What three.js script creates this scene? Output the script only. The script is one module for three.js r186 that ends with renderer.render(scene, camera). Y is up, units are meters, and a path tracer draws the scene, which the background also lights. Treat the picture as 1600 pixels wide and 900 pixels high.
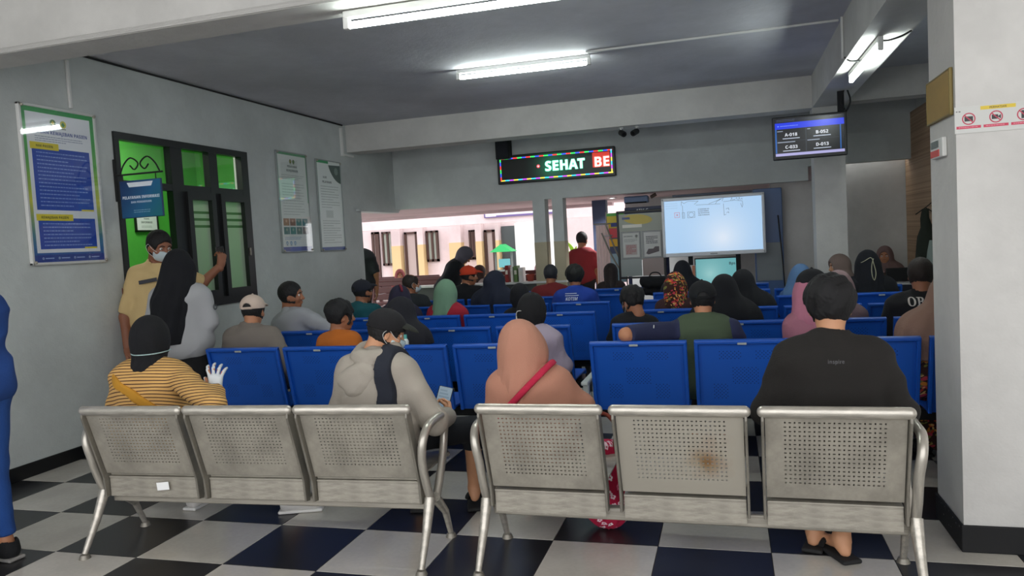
import * as THREE from 'three';
import { mergeGeometries, toCreasedNormals } from 'three/addons/utils/BufferGeometryUtils.js';
import { RoundedBoxGeometry } from 'three/addons/geometries/RoundedBoxGeometry.js';
import { DecalGeometry } from 'three/addons/geometries/DecalGeometry.js';
import { RectAreaLightUniformsLib } from 'three/addons/lights/RectAreaLightUniformsLib.js';

// ---------- camera, sky, large lights, exposure ----------
const scene = new THREE.Scene();
const camera = new THREE.PerspectiveCamera(41.717, 16 / 9, 0.05, 120);
camera.position.set(0, 1.45, 0);
camera.rotation.set(THREE.MathUtils.degToRad(-3.497), THREE.MathUtils.degToRad(16.175), THREE.MathUtils.degToRad(-3.2155), 'YXZ');
scene.add(camera);
const renderer = new THREE.WebGLRenderer({ antialias: true });
renderer.toneMapping = THREE.LinearToneMapping;
renderer.toneMappingExposure = 1.0;
renderer.shadowMap.enabled = true;
scene.background = new THREE.Color(2.6, 2.62, 2.7);          // bright overcast sky
RectAreaLightUniformsLib.init();
const TUBE_LIGHT = 27, TUBE_GLOW = 58;

// ---------- helpers ----------
const V = (x, y, z) => new THREE.Vector3(x, y, z);
let seed = 20240611;
const rnd = () => { seed = (seed * 1664525 + 1013904223) >>> 0; return seed / 4294967296; };
const used = new Map();
function numbered(name) { const n = used.get(name) || 0; used.set(name, n + 1); return n ? `${name}_${String(n).padStart(3, '0')}` : name; }
function shade(o) { o.castShadow = true; o.receiveShadow = true; return o; }
function mesh(name, geo, mat, parent) {
  const g = Array.isArray(geo) ? (geo.length > 1 ? mergeGeometries(geo.map(flat)) : geo[0]) : geo;
  const m = shade(new THREE.Mesh(g, mat));
  m.name = (parent && parent !== scene) ? name : numbered(name);
  (parent || scene).add(m); return m;
}
function flat(g) { const q = g.index ? g.toNonIndexed() : g; for (const k of Object.keys(q.attributes)) if (!['position', 'normal', 'uv'].includes(k)) q.deleteAttribute(k); if (!q.attributes.uv) q.setAttribute('uv', new THREE.BufferAttribute(new Float32Array(q.attributes.position.count * 2), 2)); return q; }
function struct(name, geo, mat, parent) { const m = mesh(name, geo, mat, parent); if (!parent) m.userData.kind = 'structure'; return m; }
function tag(o, label, category, group) { o.userData.label = label; o.userData.category = category; if (group) o.userData.group = group; return o; }
function thing(name, label, category, pos = [0, 0, 0], turn = 0, group) {
  const g = new THREE.Group(); g.name = numbered(name); g.position.set(...pos); g.rotation.y = turn; scene.add(g); return tag(g, label, category, group);
}
function copyOf(root, pos, turn, label) { const c = root.clone(); c.name = numbered(root.name.replace(/_\d{3}$/, '')); c.position.set(...pos); c.rotation.y = turn; if (label) c.userData.label = label; scene.add(c); return c; }
function boxUV(g) {
  const p = g.attributes.position, n = g.attributes.normal, uv = new Float32Array(p.count * 2);
  for (let i = 0; i < p.count; i++) { const ax = Math.abs(n.getX(i)), ay = Math.abs(n.getY(i)), az = Math.abs(n.getZ(i)); let u, v;
    if (ay > ax && ay > az) { u = p.getX(i); v = p.getZ(i); } else if (ax > az) { u = p.getZ(i); v = p.getY(i); } else { u = p.getX(i); v = p.getY(i); }
    uv[i * 2] = u; uv[i * 2 + 1] = v; }
  g.setAttribute('uv', new THREE.BufferAttribute(uv, 2)); return g;
}
const span = (x0, x1, y0, y1, z0, z1) => boxUV(new THREE.BoxGeometry(Math.abs(x1 - x0), Math.abs(y1 - y0), Math.abs(z1 - z0)).translate((x0 + x1) / 2, (y0 + y1) / 2, (z0 + z1) / 2));
const bx = (w, h, d, x = 0, y = 0, z = 0) => boxUV(new THREE.BoxGeometry(w, h, d).translate(x, y, z));
const rbx = (w, h, d, x = 0, y = 0, z = 0, r = 0.006) => new RoundedBoxGeometry(w, h, d, 2, Math.min(r, w / 2.1, h / 2.1, d / 2.1)).translate(x, y, z);
const cyl = (r0, r1, h, x = 0, y = 0, z = 0, n = 16) => new THREE.CylinderGeometry(r0, r1, h, n).translate(x, y, z);
function bar(a, b, r, n = 10, r2 = r) { const d = b.clone().sub(a), g = new THREE.CylinderGeometry(r2, r, d.length(), n); g.applyQuaternion(new THREE.Quaternion().setFromUnitVectors(V(0, 1, 0), d.clone().normalize())); return g.translate((a.x + b.x) / 2, (a.y + b.y) / 2, (a.z + b.z) / 2); }
function tube(pts, r, n = 24, k = 8) { return new THREE.TubeGeometry(new THREE.CatmullRomCurve3(pts.map((p) => p.isVector3 ? p : V(...p))), n, r, k, false); }

// ---------- textures ----------
function canvasTex(w, h, draw, srgb = true) { const c = document.createElement('canvas'); c.width = w; c.height = h; const x = c.getContext('2d'); draw(x, w, h); const t = new THREE.CanvasTexture(c); if (srgb) t.colorSpace = THREE.SRGBColorSpace; t.anisotropy = 8; return t; }
function noiseField(N, octaves, sd) {      // tiling value noise 0..1
  const out = new Float32Array(N * N); let s = sd; const R = () => { s = (s * 1664525 + 1013904223) >>> 0; return s / 4294967296; }; let amp = 1, tot = 0;
  for (const f of octaves) { const g = new Float32Array(f * f).map(R);
    for (let y = 0; y < N; y++) for (let x = 0; x < N; x++) { const u = x / N * f, v = y / N * f, i = Math.floor(u), j = Math.floor(v); let a = u - i, b = v - j; a = a * a * (3 - 2 * a); b = b * b * (3 - 2 * b);
      const g0 = g[(j % f) * f + i % f], g1 = g[(j % f) * f + (i + 1) % f], g2 = g[((j + 1) % f) * f + i % f], g3 = g[((j + 1) % f) * f + (i + 1) % f];
      out[y * N + x] += amp * ((g0 * (1 - a) + g1 * a) * (1 - b) + (g2 * (1 - a) + g3 * a) * b); }
    tot += amp; amp *= 0.62; }
  for (let i = 0; i < out.length; i++) out[i] /= tot; return out;
}
function noiseTex(N, octaves, sd, lo, hi, repeat, srgb = false) {
  const f = noiseField(N, octaves, sd), d = new Uint8Array(N * N * 4);
  for (let i = 0; i < f.length; i++) { const v = Math.max(0, Math.min(255, 255 * (lo + (hi - lo) * Math.min(1, Math.max(0, (f[i] - 0.25) * 2))))); d[i * 4] = d[i * 4 + 1] = d[i * 4 + 2] = v; d[i * 4 + 3] = 255; }
  const t = new THREE.DataTexture(d, N, N); t.wrapS = t.wrapT = THREE.RepeatWrapping; t.magFilter = THREE.LinearFilter; t.minFilter = THREE.LinearFilter; t.repeat.set(repeat, repeat); if (srgb) t.colorSpace = THREE.SRGBColorSpace; t.needsUpdate = true; return t;
}
const plasterMap = noiseTex(512, [3, 7, 15, 40, 110], 11, 0.88, 1.0, 0.33, true);
const plasterBump = noiseTex(512, [9, 40, 120, 250], 5, 0, 1, 0.8);
const clothBump = noiseTex(256, [60, 128], 9, 0, 1, 9);
const smudge = noiseTex(256, [4, 9, 30], 21, 0.25, 0.75, 0.9);
const steelMap = noiseTex(256, [5, 13, 40, 100], 31, 0.87, 1.0, 2.2, true);
const tileMapW = noiseTex(256, [3, 8, 60], 41, 0.93, 1.0, 1.3, true);
const chipMap = canvasTex(512, 128, (x, W, H) => { x.fillStyle = '#0a0b0d'; x.fillRect(0, 0, W, H); x.fillStyle = '#9a9a96'; for (let i = 0; i < 16; i++) { const a = rnd() * W, b = rnd() < 0.6 ? rnd() * 22 : rnd() * H; x.beginPath(); x.moveTo(a, b); x.lineTo(a + 6 + rnd() * 12, b + 2); x.lineTo(a + 4 + rnd() * 6, b + 3 + rnd() * 8); x.fill(); } });
const woodMap = canvasTex(256, 256, (x, w, h) => { x.fillStyle = '#ffffff'; x.fillRect(0, 0, w, h); for (let i = 0; i < 260; i++) { x.fillStyle = `rgba(60,30,10,${0.03 + rnd() * 0.08})`; x.fillRect(0, rnd() * h, w, 1 + rnd() * 2); } });
woodMap.wrapS = woodMap.wrapT = THREE.RepeatWrapping;

const M = {};
const std = (color, roughness = 0.8, metalness = 0, extra = {}) => new THREE.MeshStandardMaterial({ color, roughness, metalness, ...extra });
M.wall = std(0xcdd2cf, 0.75, 0, { map: plasterMap, bumpMap: plasterBump, bumpScale: 0.0015 });
M.white = std(0xd6d4cf, 0.75, 0, { map: plasterMap, bumpMap: plasterBump, bumpScale: 0.0015 });
M.ceiling = std(0xd4d4d8, 0.85, 0, { map: plasterMap, bumpMap: plasterBump, bumpScale: 0.0015 });
M.pinkwall = std(0xf0dcdc, 0.8, 0, { map: plasterMap });
M.soffit = std(0xe2cccd, 0.8, 0, { map: plasterMap });
M.black = std(0x0b0c0e, 0.45);
M.blackMatte = std(0x121316, 0.8);
M.frame = std(0x17191a, 0.4);
M.green = std(0x58c048, 0.7, 0, { map: plasterMap });
M.tileWhite = [std(0xcbc6bc, 0.13, 0, { map: tileMapW, roughnessMap: null }), std(0xc6c1b6, 0.15, 0, { map: tileMapW }), std(0xcfc9bf, 0.12, 0, { map: tileMapW })];
M.tileBlack = [std(0x29282a, 0.3), std(0x2c2b2c, 0.32), std(0x262628, 0.28)];
M.grout = std(0x55524c, 0.9);
M.steel = std(0xaaa497, 0.42, 0.3, { map: steelMap });
M.steelBright = std(0xc8c2b6, 0.3, 0.55, { map: steelMap });
M.steelDark = std(0x8d887d, 0.42, 0.4, { map: steelMap });
M.rubber = std(0x2a2a2a, 0.9);
M.brown = std(0xb09272, 0.55, 0, { map: woodMap });
M.mahogany = std(0x55130f, 0.45, 0, { map: woodMap });
M.plasticWhite = std(0xd8d8d4, 0.5);
M.plasticGrey = std(0x8f9694, 0.55);
M.glass = new THREE.MeshPhysicalMaterial({ color: 0xffffff, roughness: 0.03, transmission: 1, thickness: 0, ior: 1.5 });
M.wire = std(0x101010, 0.7);
M.skin = [0xa8714f, 0xb67d5b, 0x986346, 0xc5906c, 0x8a5840].map((c) => std(c, 0.6));
const lampMat = (c, k) => new THREE.MeshStandardMaterial({ color: 0x222222, emissive: c, emissiveIntensity: k, roughness: 0.5 });

// ---------- the shell ----------
const XL = -4.75, XLo = -4.9, YC = 3.08, ZB = -10.4;
{
  // floor: tiles of half a metre, black and white
  const fl = struct('floor', span(XLo, 3.2, -0.06, -0.006, 3.0, -12.5), M.grout);
  const T = 0.5, tileG = new RoundedBoxGeometry(T - 0.003, 0.012, T - 0.003, 1, 0.0015);
  boxUV(tileG);
  const far = [[], []];
  for (let i = -11; i < 7; i++) for (let j = -24; j < 6; j++) {
    const x = 0.13 + T * i + T / 2, z = 0.03 + T * j - T / 2 + T; if (x < -4.95) continue;
    const dark = ((i + j + 1) % 2 + 2) % 2, seen = x > -5 && x < 1.7 && z < -2.2 && z > -6.2;
    if (seen) { const m = mesh('tile', tileG, (dark ? M.tileBlack : M.tileWhite)[Math.floor(rnd() * 3)], fl); m.position.set(x, -0.006, z); m.rotation.y = Math.floor(rnd() * 4) * Math.PI / 2; }
    else far[dark].push(tileG.clone().translate(x, -0.006, z));
  }
  for (const d of [0, 1]) { const m = mesh('tile', far[d], (d ? M.tileBlack : M.tileWhite)[0], fl); m.userData.kind = 'stuff'; }
  // left wall with the office window opening, ends short of the back wall
  struct('wall_left', [span(XLo, XL, 0, 3.6, 1.2, -5.05), span(XLo, XL, 2.52, 3.1, -5.05, -6.81), span(XLo, XL, 0, 1.0, -5.05, -6.81), span(XLo, XL, 0, 3.1, -6.81, -9.29), span(XLo, XL, 2.0, 3.1, -9.29, -10.55)], M.wall);
  struct('trim_1', span(XLo, XL + 0.05, 1.97, 2.0, -9.15, -10.4), M.wall);
  struct('baseboard_left', [rbx(0.014, 0.1, 5.2, XL + 0.007, 0.05, -1.4), rbx(0.014, 0.1, 5.3, XL + 0.007, 0.05, -6.64)], M.black);
  struct('ceiling', span(XLo, 2.5, YC, YC + 0.15, -3.85, -10.56), M.ceiling);
  struct('ceiling_porch', span(XLo, 4, 3.6, 3.75, 0.8, -3.85), M.white);
  struct('ceiling_beam_front', span(XLo, 2.5, 2.74, 3.6, -3.6, -3.86), M.white);
  struct('ceiling_beam_back', span(XL, 0.93, 2.73, YC, -9.0, -9.3), M.white);
  struct('ceiling_beam_right', span(0.93, 1.25, 2.73, YC, -3.86, -9.3), M.white);
  struct('ceiling_beam_bay', span(1.25, 2.5, 2.76, YC, -9.0, -9.25), M.white);
  struct('wall_back', [span(XLo, 1.0, 2.02, 3.1, ZB, ZB - 0.16), span(1.0, 2.5, 2.2, 3.1, ZB, ZB - 0.16)], M.wall);
  struct('wall_back_bay', [span(0.55, 2.5, 0, 2.25, -10.75, -10.9)], M.white);
  struct('pillar_back', span(0.93, 1.25, 0, 2.73, -9.0, -9.3), M.white);
  const pil = struct('pillar_front', span(0.93, 2.6, 0, 2.74, -3.6, -4.02), M.white);
  struct('baseboard_pillar', [rbx(1.69, 0.12, 0.012, 0.918 + 0.845, 0.06, -3.594), rbx(0.012, 0.12, 0.43, 0.924, 0.06, -3.81)], std(0xffffff, 0.75, 0, { map: chipMap }));
  struct('wall_right', [span(2.25, 2.5, 0, YC, -4.02, -10.75)], M.wall);
  struct('wall_porch', [span(3.9, 4.05, 0, 3.6, -3.6, 0.8)], M.white);
  const dr = struct('door_1', span(2.19, 2.25, 0, 2.76, -9.25, -10.73), M.brown);
  mesh('door_handle', [cyl(0.012, 0.012, 0.05, 0, 0, 0).rotateZ(Math.PI / 2).translate(2.165, 1.0, -9.4), rbx(0.02, 0.02, 0.11, 2.14, 1.0, -9.45)], M.steel, dr);
  // low wall with cap, and two posts, in the opening at the back
  struct('wall_low', span(XL, -2.2, 0, 0.84, ZB, ZB - 0.16), std(0x5c5f5c, 0.8, 0, { map: plasterMap }));
  struct('trim_2', rbx(2.55, 0.03, 0.26, -3.475, 0.857, ZB - 0.07, 0.006), M.plasticWhite);
  for (const [a, b] of [[-2.64, -2.465], [-2.36, -2.205]]) { const p = struct('pillar_post', span(a, b, 0.0, 2.02, ZB + 0.03, ZB - 0.2), M.wall); mesh('painted_base', span(a - 0.002, b + 0.002, 0.0, 1.42, ZB + 0.032, ZB - 0.202), std(0xc4ba9c, 0.75, 0, { map: plasterMap }), p); }
  struct('trim_3', rbx(7.4, 0.03, 0.012, -1.2, 2.757, -3.595, 0.003), M.white);
  struct('ceiling_corridor', [span(-9, 1.3, 2.03, 2.2, ZB - 0.16, -13.2), span(-9, -1.9, 1.98, 2.2, -13.0, -13.2)], M.soffit);
  // the office behind the window: green walls
  struct('wall_office', [span(-6.45, -6.3, 0, 3.0, -4.4, -8.0), span(-6.45, XLo, 0, 3.0, -4.25, -4.4), span(-6.45, XLo, 0, 3.0, -8.0, -8.15)], M.green);
  struct('ceiling_office', span(-6.45, XLo, 3.0, 3.1, -4.25, -8.15), M.green);
  struct('floor_office', span(-6.45, XLo, -0.06, 0, -4.25, -8.15), M.grout);
  // yard ground beyond the corridor
  struct('floor_yard', span(-22, 8, -0.08, -0.02, -21, -12.5).translate(0, 0, 0), std(0xb8a8a4, 0.9));
  struct('floor_corridor', span(-22, XLo, -0.06, -0.01, -9, -21), std(0x9a8f8c, 0.7));
}

// ---------- lamps ----------
function tubeLamp(label, pos, turn, len = 1.22, power = 1, drop = 0) {
  const t = thing('tube_lamp', label, 'lamp', pos, turn);
  mesh('housing', [rbx(len + 0.04, 0.04, 0.04, 0, -0.02, 0, 0.008)], M.plasticWhite, t);
  for (const s of [-1, 1]) mesh('end_cap', rbx(0.035, 0.07, 0.034, s * (len / 2 + 0.005), -0.06, 0, 0.006), M.plasticWhite, t);
  mesh('tube', new THREE.CapsuleGeometry(0.018, len - 0.06, 6, 12).rotateZ(Math.PI / 2).translate(0, -0.075, 0), lampMat(new THREE.Color(0.9, 1, 0.97), TUBE_GLOW * power), t);
  const l = new THREE.RectAreaLight(new THREE.Color(0.9, 1, 0.98), TUBE_LIGHT * power, len, 0.03); l.position.set(0, -0.1, 0); l.rotation.x = -Math.PI / 2; t.add(l);
  return t;
}
tubeLamp('long fluorescent tube under the big front beam at the top edge', [-1.32, 2.735, -3.78], 0.02);
tubeLamp('fluorescent tube in the middle of the grey ceiling', [-1.76, YC, -6.8], 0.02);
tubeLamp('fluorescent tube under the beam on the right, above the queue screen', [1.05, 2.725, -6.46], Math.PI / 2 + 0.01);
{ // office lamp, out of view
  const t = thing('ceiling_panel', 'lit ceiling panel inside the green office', 'lamp', [-5.6, 2.995, -6.2]);
  mesh('diffuser', rbx(0.5, 0.02, 1.0, 0, -0.01, 0), lampMat(new THREE.Color(1, 1, 0.95), 2), t);
  const l = new THREE.RectAreaLight(0xfffff0, 16, 0.5, 1.0); l.position.set(0, -0.03, 0); l.rotation.x = -Math.PI / 2; t.add(l);
}

// ---------- window of the office in the left wall ----------
const W2 = { x: XL };
{
  const w = new THREE.Group(); w.name = 'window_1'; w.userData.kind = 'structure'; scene.add(w);
  const fr = (y0, y1, z0, z1, x0 = XL - 0.05, x1 = XL + 0.02) => span(x0, x1, y0, y1, z0, z1);
  mesh('window_frame', [fr(2.46, 2.52, -5.05, -6.81), fr(1.0, 1.08, -5.05, -6.81), fr(1.08, 2.46, -5.05, -5.1, XL - 0.049, XL + 0.019), fr(1.08, 2.46, -6.7, -6.81, XL - 0.049, XL + 0.019), fr(1.08, 2.46, -5.68, -5.83, XL - 0.049, XL + 0.019), fr(1.08, 2.46, -6.2, -6.32, XL - 0.049, XL + 0.019), fr(2.07, 2.13, -5.1, -5.68, XL - 0.047, XL + 0.017), fr(2.07, 2.13, -5.83, -6.2, XL - 0.047, XL + 0.017), fr(2.07, 2.13, -6.32, -6.7, XL - 0.047, XL + 0.017)], M.frame, w);
  const stripes = canvasTex(64, 512, (x, W, H) => { x.fillStyle = '#b9c8b8'; x.fillRect(0, 0, W, H); x.fillStyle = '#4f7a4c'; for (const y of [0.125, 0.2, 0.275]) x.fillRect(0, H * y, W, H * 0.028); });
  const frosted = new THREE.MeshPhysicalMaterial({ map: stripes, roughness: 0.55, transmission: 0.6, thickness: 0 });
  for (const [z0, z1] of [[-5.83, -6.22], [-6.3, -6.72]]) {
    const s = mesh('sash', [fr(2.0, 2.07, z0, z1, XL - 0.03, XL + 0.05), fr(1.08, 1.15, z0, z1, XL - 0.03, XL + 0.05), fr(1.15, 2.0, z0, z0 - 0.06, XL - 0.03, XL + 0.05), fr(1.15, 2.0, z1 + 0.06, z1, XL - 0.03, XL + 0.05)], M.frame, w);
    const g = mesh('frosted_pane', new THREE.PlaneGeometry(Math.abs(z1 - z0) - 0.11, 0.86), frosted, s); g.rotation.y = Math.PI / 2; g.position.set(XL + 0.005, 1.575, (z0 + z1) / 2);
    mesh('latch', rbx(0.02, 0.08, 0.02, XL + 0.058, 1.5, z1 + 0.03), M.steelDark, s);
  }
  for (const [z0, z1] of [[-5.1, -5.68], [-5.83, -6.2], [-6.32, -6.7]]) { const g = mesh('pane', new THREE.BoxGeometry(0.005, 0.31, Math.abs(z1 - z0)), M.glass, w); g.position.set(XL - 0.03, 2.285, (z0 + z1) / 2); }
}
// ---------- print helpers ----------
function textLines(x, n, x0, y0, w, lh, color, h) { x.fillStyle = color; for (let i = 0; i < n; i++) { let u = x0; const end = x0 + w * (i % 3 === 2 ? 0.55 + rnd() * 0.3 : 0.92 + rnd() * 0.08); while (u < end) { const k = Math.min(end - u, 6 + rnd() * 22); x.fillRect(u, y0 + i * lh, k, h); u += k + 4; } } }
function center(x, s, cx, y, font, color, maxw) { x.font = font; x.fillStyle = color; x.textAlign = 'center'; x.textBaseline = 'middle'; x.fillText(s, cx, y, maxw); }
function emblem(x, cx, cy, r, a, b) { x.fillStyle = a; x.beginPath(); x.arc(cx, cy, r, 0, 7); x.fill(); x.fillStyle = b; x.beginPath(); x.moveTo(cx, cy - r * 0.7); x.lineTo(cx + r * 0.6, cy + r * 0.1); x.lineTo(cx, cy + r * 0.75); x.lineTo(cx - r * 0.6, cy + r * 0.1); x.fill(); x.fillStyle = '#5b6a3a'; x.fillRect(cx - r * 0.8, cy + r * 1.15, r * 1.6, r * 0.2); }
function board(name, label, cat, w, h, tex, pos, turn, o = {}) {      // a framed flat print
  const t = thing(name, label, cat, pos, turn, o.group), d = o.depth || 0.025, f = o.frame || 0.02;
  mesh('frame', [rbx(w, f, d, 0, h / 2 - f / 2, d / 2, 0.004), rbx(w, f, d, 0, -h / 2 + f / 2, d / 2, 0.004), rbx(f, h, d, -w / 2 + f / 2, 0, d / 2, 0.004), rbx(f, h, d, w / 2 - f / 2, 0, d / 2, 0.004), rbx(w - f, h - f, d * 0.5, 0, 0, d * 0.25)], o.frameMat || M.plasticWhite, t);
  const p = mesh(o.print || 'print', new THREE.PlaneGeometry(w - 2 * f, h - 2 * f), o.mat || std(0xffffff, 0.5, 0, { map: tex }), t); p.position.z = d * 0.62;
  if (o.glass) { const g = mesh('cover', new THREE.BoxGeometry(w, h, 0.004), M.glass, t); g.position.z = d + 0.003; }
  if (o.bolts) for (const sx of [-1, 1]) for (const sy of [-1, 1]) { const b = mesh('bolt', new THREE.SphereGeometry(0.012, 10, 6), M.steel, t); b.position.set(sx * (w / 2 - 0.02), sy * (h / 2 - 0.02), d + 0.006); }
  return t;
}
const WALLX = XL + 0.002;
board('poster_board', 'large green bordered poster with two blue text blocks on the left wall', 'poster', 0.67, 1.15, canvasTex(600, 1060, (x, W, H) => {
  const g = x.createLinearGradient(0, 0, 0, H); g.addColorStop(0, '#2e9e50'); g.addColorStop(0.35, '#5fb24e'); g.addColorStop(0.6, '#d9d540'); g.addColorStop(0.85, '#3d7d9e'); g.addColorStop(1, '#1f4fa6'); x.fillStyle = g; x.fillRect(0, 0, W, H);
  x.fillStyle = '#e9ecf0'; x.fillRect(32, 32, W - 64, H - 96); x.fillStyle = '#1d3f93'; x.fillRect(0, H - 50, W, 50);
  emblem(x, 250, 90, 24, '#4a7a3a', '#d8c33a'); emblem(x, 335, 92, 26, '#d5ce4a', '#4d9a52');
  center(x, 'HAK DAN KEWAJIBAN PASIEN', W / 2, 160, 'bold 34px sans-serif', '#27408f', 480); textLines(x, 3, 95, 190, 410, 15, '#8d97ae', 5);
  x.fillStyle = '#1c49b0'; x.fillRect(62, 270, 480, 430); x.fillStyle = '#e3d22f'; x.fillRect(50, 235, 230, 48); center(x, 'HAK PASIEN', 165, 259, 'bold 24px sans-serif', '#3b3a10'); textLines(x, 15, 95, 300, 425, 26, '#8ea6dc', 8);
  x.fillStyle = '#e3d22f'; x.fillRect(430, 690, 110, 12);
  x.fillStyle = '#1c49b0'; x.fillRect(62, 755, 480, 215); x.fillStyle = '#e3d22f'; x.fillRect(50, 728, 300, 46); center(x, 'KEWAJIBAN PASIEN', 200, 751, 'bold 24px sans-serif', '#3b3a10'); textLines(x, 7, 95, 790, 425, 25, '#8ea6dc', 8); x.fillStyle = '#e3d22f'; x.fillRect(430, 960, 110, 12);
  for (let i = 0; i < 4; i++) { emblem(x, 75 + i * 130, H - 26, 8, '#c9d4ee', '#1d3f93'); x.fillStyle = '#9fb2df'; x.fillRect(92 + i * 130, H - 30, 70, 8); }
}), [WALLX, 2.045, -4.53], Math.PI / 2, { glass: true, bolts: true, depth: 0.03 });
board('poster_board', 'tall white poster with eight small photographs, nearest the window on the left wall', 'poster', 0.62, 1.13, canvasTex(520, 960, (x, W, H) => {
  x.fillStyle = '#dfe5e0'; x.fillRect(0, 0, W, H); x.fillStyle = '#3f9a63'; x.fillRect(0, 0, W, 22); x.fillRect(0, 0, 14, H * 0.7); x.fillRect(W - 10, 0, 10, H * 0.5); x.fillStyle = '#273f8f'; x.fillRect(0, H - 42, W, 42);
  emblem(x, 235, 80, 20, '#56693d', '#a8a34a'); emblem(x, 290, 80, 20, '#56693d', '#7aa36a'); center(x, 'PERATURAN', W / 2, 130, 'bold 30px sans-serif', '#3d4a46'); center(x, 'KUNJUNGAN', W / 2, 170, 'bold 34px sans-serif', '#3d4a46');
  textLines(x, 3, 60, 215, 400, 18, '#9aa5a0', 5); textLines(x, 12, 60, 300, 400, 27, '#aab3ae', 6);
  const pc = ['#9a7a5a', '#94705a', '#4f8d86', '#41878a', '#417d78', '#4f9088', '#5b7c72', '#77736c']; for (let i = 0; i < 8; i++) { x.fillStyle = pc[i]; x.fillRect(40 + (i % 4) * 112, 640 + Math.floor(i / 4) * 84, 100, 70); x.fillStyle = 'rgba(255,230,200,.45)'; x.beginPath(); x.arc(90 + (i % 4) * 112, 665 + Math.floor(i / 4) * 84, 14, 0, 7); x.fill(); }
  textLines(x, 2, 50, 822, 300, 16, '#6f8fb5', 5); for (let i = 0; i < 3; i++) emblem(x, 80 + i * 70, 880, 18, '#5c8fb3', '#cfd9d6');
}), [WALLX, 2.035, -7.64], Math.PI / 2, { glass: true, bolts: true, frame: 0.012, frameMat: M.plasticGrey });
board('poster_board', 'tall white text poster with a dark round corner picture, farthest on the left wall', 'poster', 0.6, 1.12, canvasTex(500, 960, (x, W, H) => {
  x.fillStyle = '#dfe6e2'; x.fillRect(0, 0, W, H); x.fillStyle = '#3f9a63'; x.fillRect(0, 0, W * 0.5, 26); x.fillRect(0, 0, 14, H * 0.6); x.fillStyle = '#33508f'; x.fillRect(0, H - 34, W, 34);
  x.fillStyle = '#55655f'; x.beginPath(); x.moveTo(W, 30); x.lineTo(W, 230); x.bezierCurveTo(W * 0.75, 220, W * 0.55, 120, W * 0.5, 40); x.fill(); x.fillStyle = '#7d8f86'; x.beginPath(); x.arc(W * 0.82, 100, 40, 0, 7); x.fill();
  center(x, 'ALUR', 160, 175, 'bold 30px sans-serif', '#3d4a46'); center(x, 'PELAYANAN', 200, 225, 'bold 34px sans-serif', '#3d4a46'); textLines(x, 9, 60, 270, 390, 28, '#a4aea9', 7); x.fillStyle = '#c2cbc6'; x.fillRect(140, 530, 150, 80); textLines(x, 10, 60, 640, 390, 26, '#a4aea9', 7);
}), [WALLX, 2.02, -8.46], Math.PI / 2, { bolts: true, frame: 0.012, frameMat: M.plasticGrey });
board('framed_notice', 'small black framed notice on the green office wall behind the window', 'notice', 0.35, 0.26, canvasTex(340, 250, (x, W, H) => { x.fillStyle = '#e8ecf2'; x.fillRect(0, 0, W, H); x.fillStyle = '#d97a2a'; x.fillRect(60, 20, 70, 8); center(x, 'RUANG', W / 2, 105, 'bold 26px sans-serif', '#333a40'); center(x, 'INFORMASI', W / 2, 150, 'bold 34px sans-serif', '#333a40', 280); textLines(x, 2, 80, 195, 180, 16, '#8b929c', 5); }), [-6.298, 1.92, -7.08], Math.PI / 2, { frameMat: M.black });
{ // hanging sign on its scrolled iron bracket, square to the wall
  const t = thing('hanging_sign', 'blue information sign hanging from a scrolled black iron bracket beside the window', 'sign', [XL, 2.14, -5.04]);
  mesh('bracket', [rbx(0.014, 0.34, 0.03, 0.012, -0.02, 0, 0.003), rbx(0.46, 0.014, 0.014, 0.24, 0.02, 0, 0.003),
    tube([[0.06, 0.03, 0], [0.1, 0.1, 0], [0.17, 0.15, 0], [0.24, 0.1, 0], [0.2, 0.055, 0], [0.16, 0.09, 0]], 0.006, 26, 6), tube([[0.44, 0.03, 0], [0.4, 0.1, 0], [0.33, 0.15, 0], [0.26, 0.1, 0], [0.3, 0.055, 0], [0.34, 0.09, 0]], 0.006, 26, 6)], M.wire, t);
  mesh('hook', [bar(V(0.08, 0.02, 0), V(0.08, -0.03, 0), 0.004, 6), bar(V(0.4, 0.02, 0), V(0.4, -0.03, 0), 0.004, 6)], M.wire, t);
  const tx = canvasTex(400, 300, (x, W, H) => { const g = x.createLinearGradient(0, 0, W, H); g.addColorStop(0, '#15305f'); g.addColorStop(0.6, '#17618a'); g.addColorStop(1, '#0f6d72'); x.fillStyle = g; x.fillRect(0, 0, W, H); x.fillStyle = '#dfe6ec'; x.beginPath(); x.moveTo(70, 12); x.lineTo(330, 12); x.lineTo(310, 50); x.lineTo(90, 50); x.fill(); center(x, 'PELAYANAN INFORMASI', W / 2, 135, 'bold 34px sans-serif', '#e8eef4', 370); center(x, 'DAN PENGADUAN', W / 2, 175, 'bold 24px sans-serif', '#cfdbe8', 240); textLines(x, 2, 120, 240, 170, 16, '#7fa7bd', 6); });
  mesh('sign_panel', rbx(0.4, 0.3, 0.018, 0.25, -0.18, 0, 0.004), std(0x16305f, 0.5), t);
  for (const s of [1, -1]) { const p = mesh('sign_print', new THREE.PlaneGeometry(0.39, 0.29), std(0xffffff, 0.5, 0, { map: tx }), t); p.position.set(0.25, -0.18, 0.0102 * s); if (s < 0) p.rotation.y = Math.PI; }
}
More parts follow.
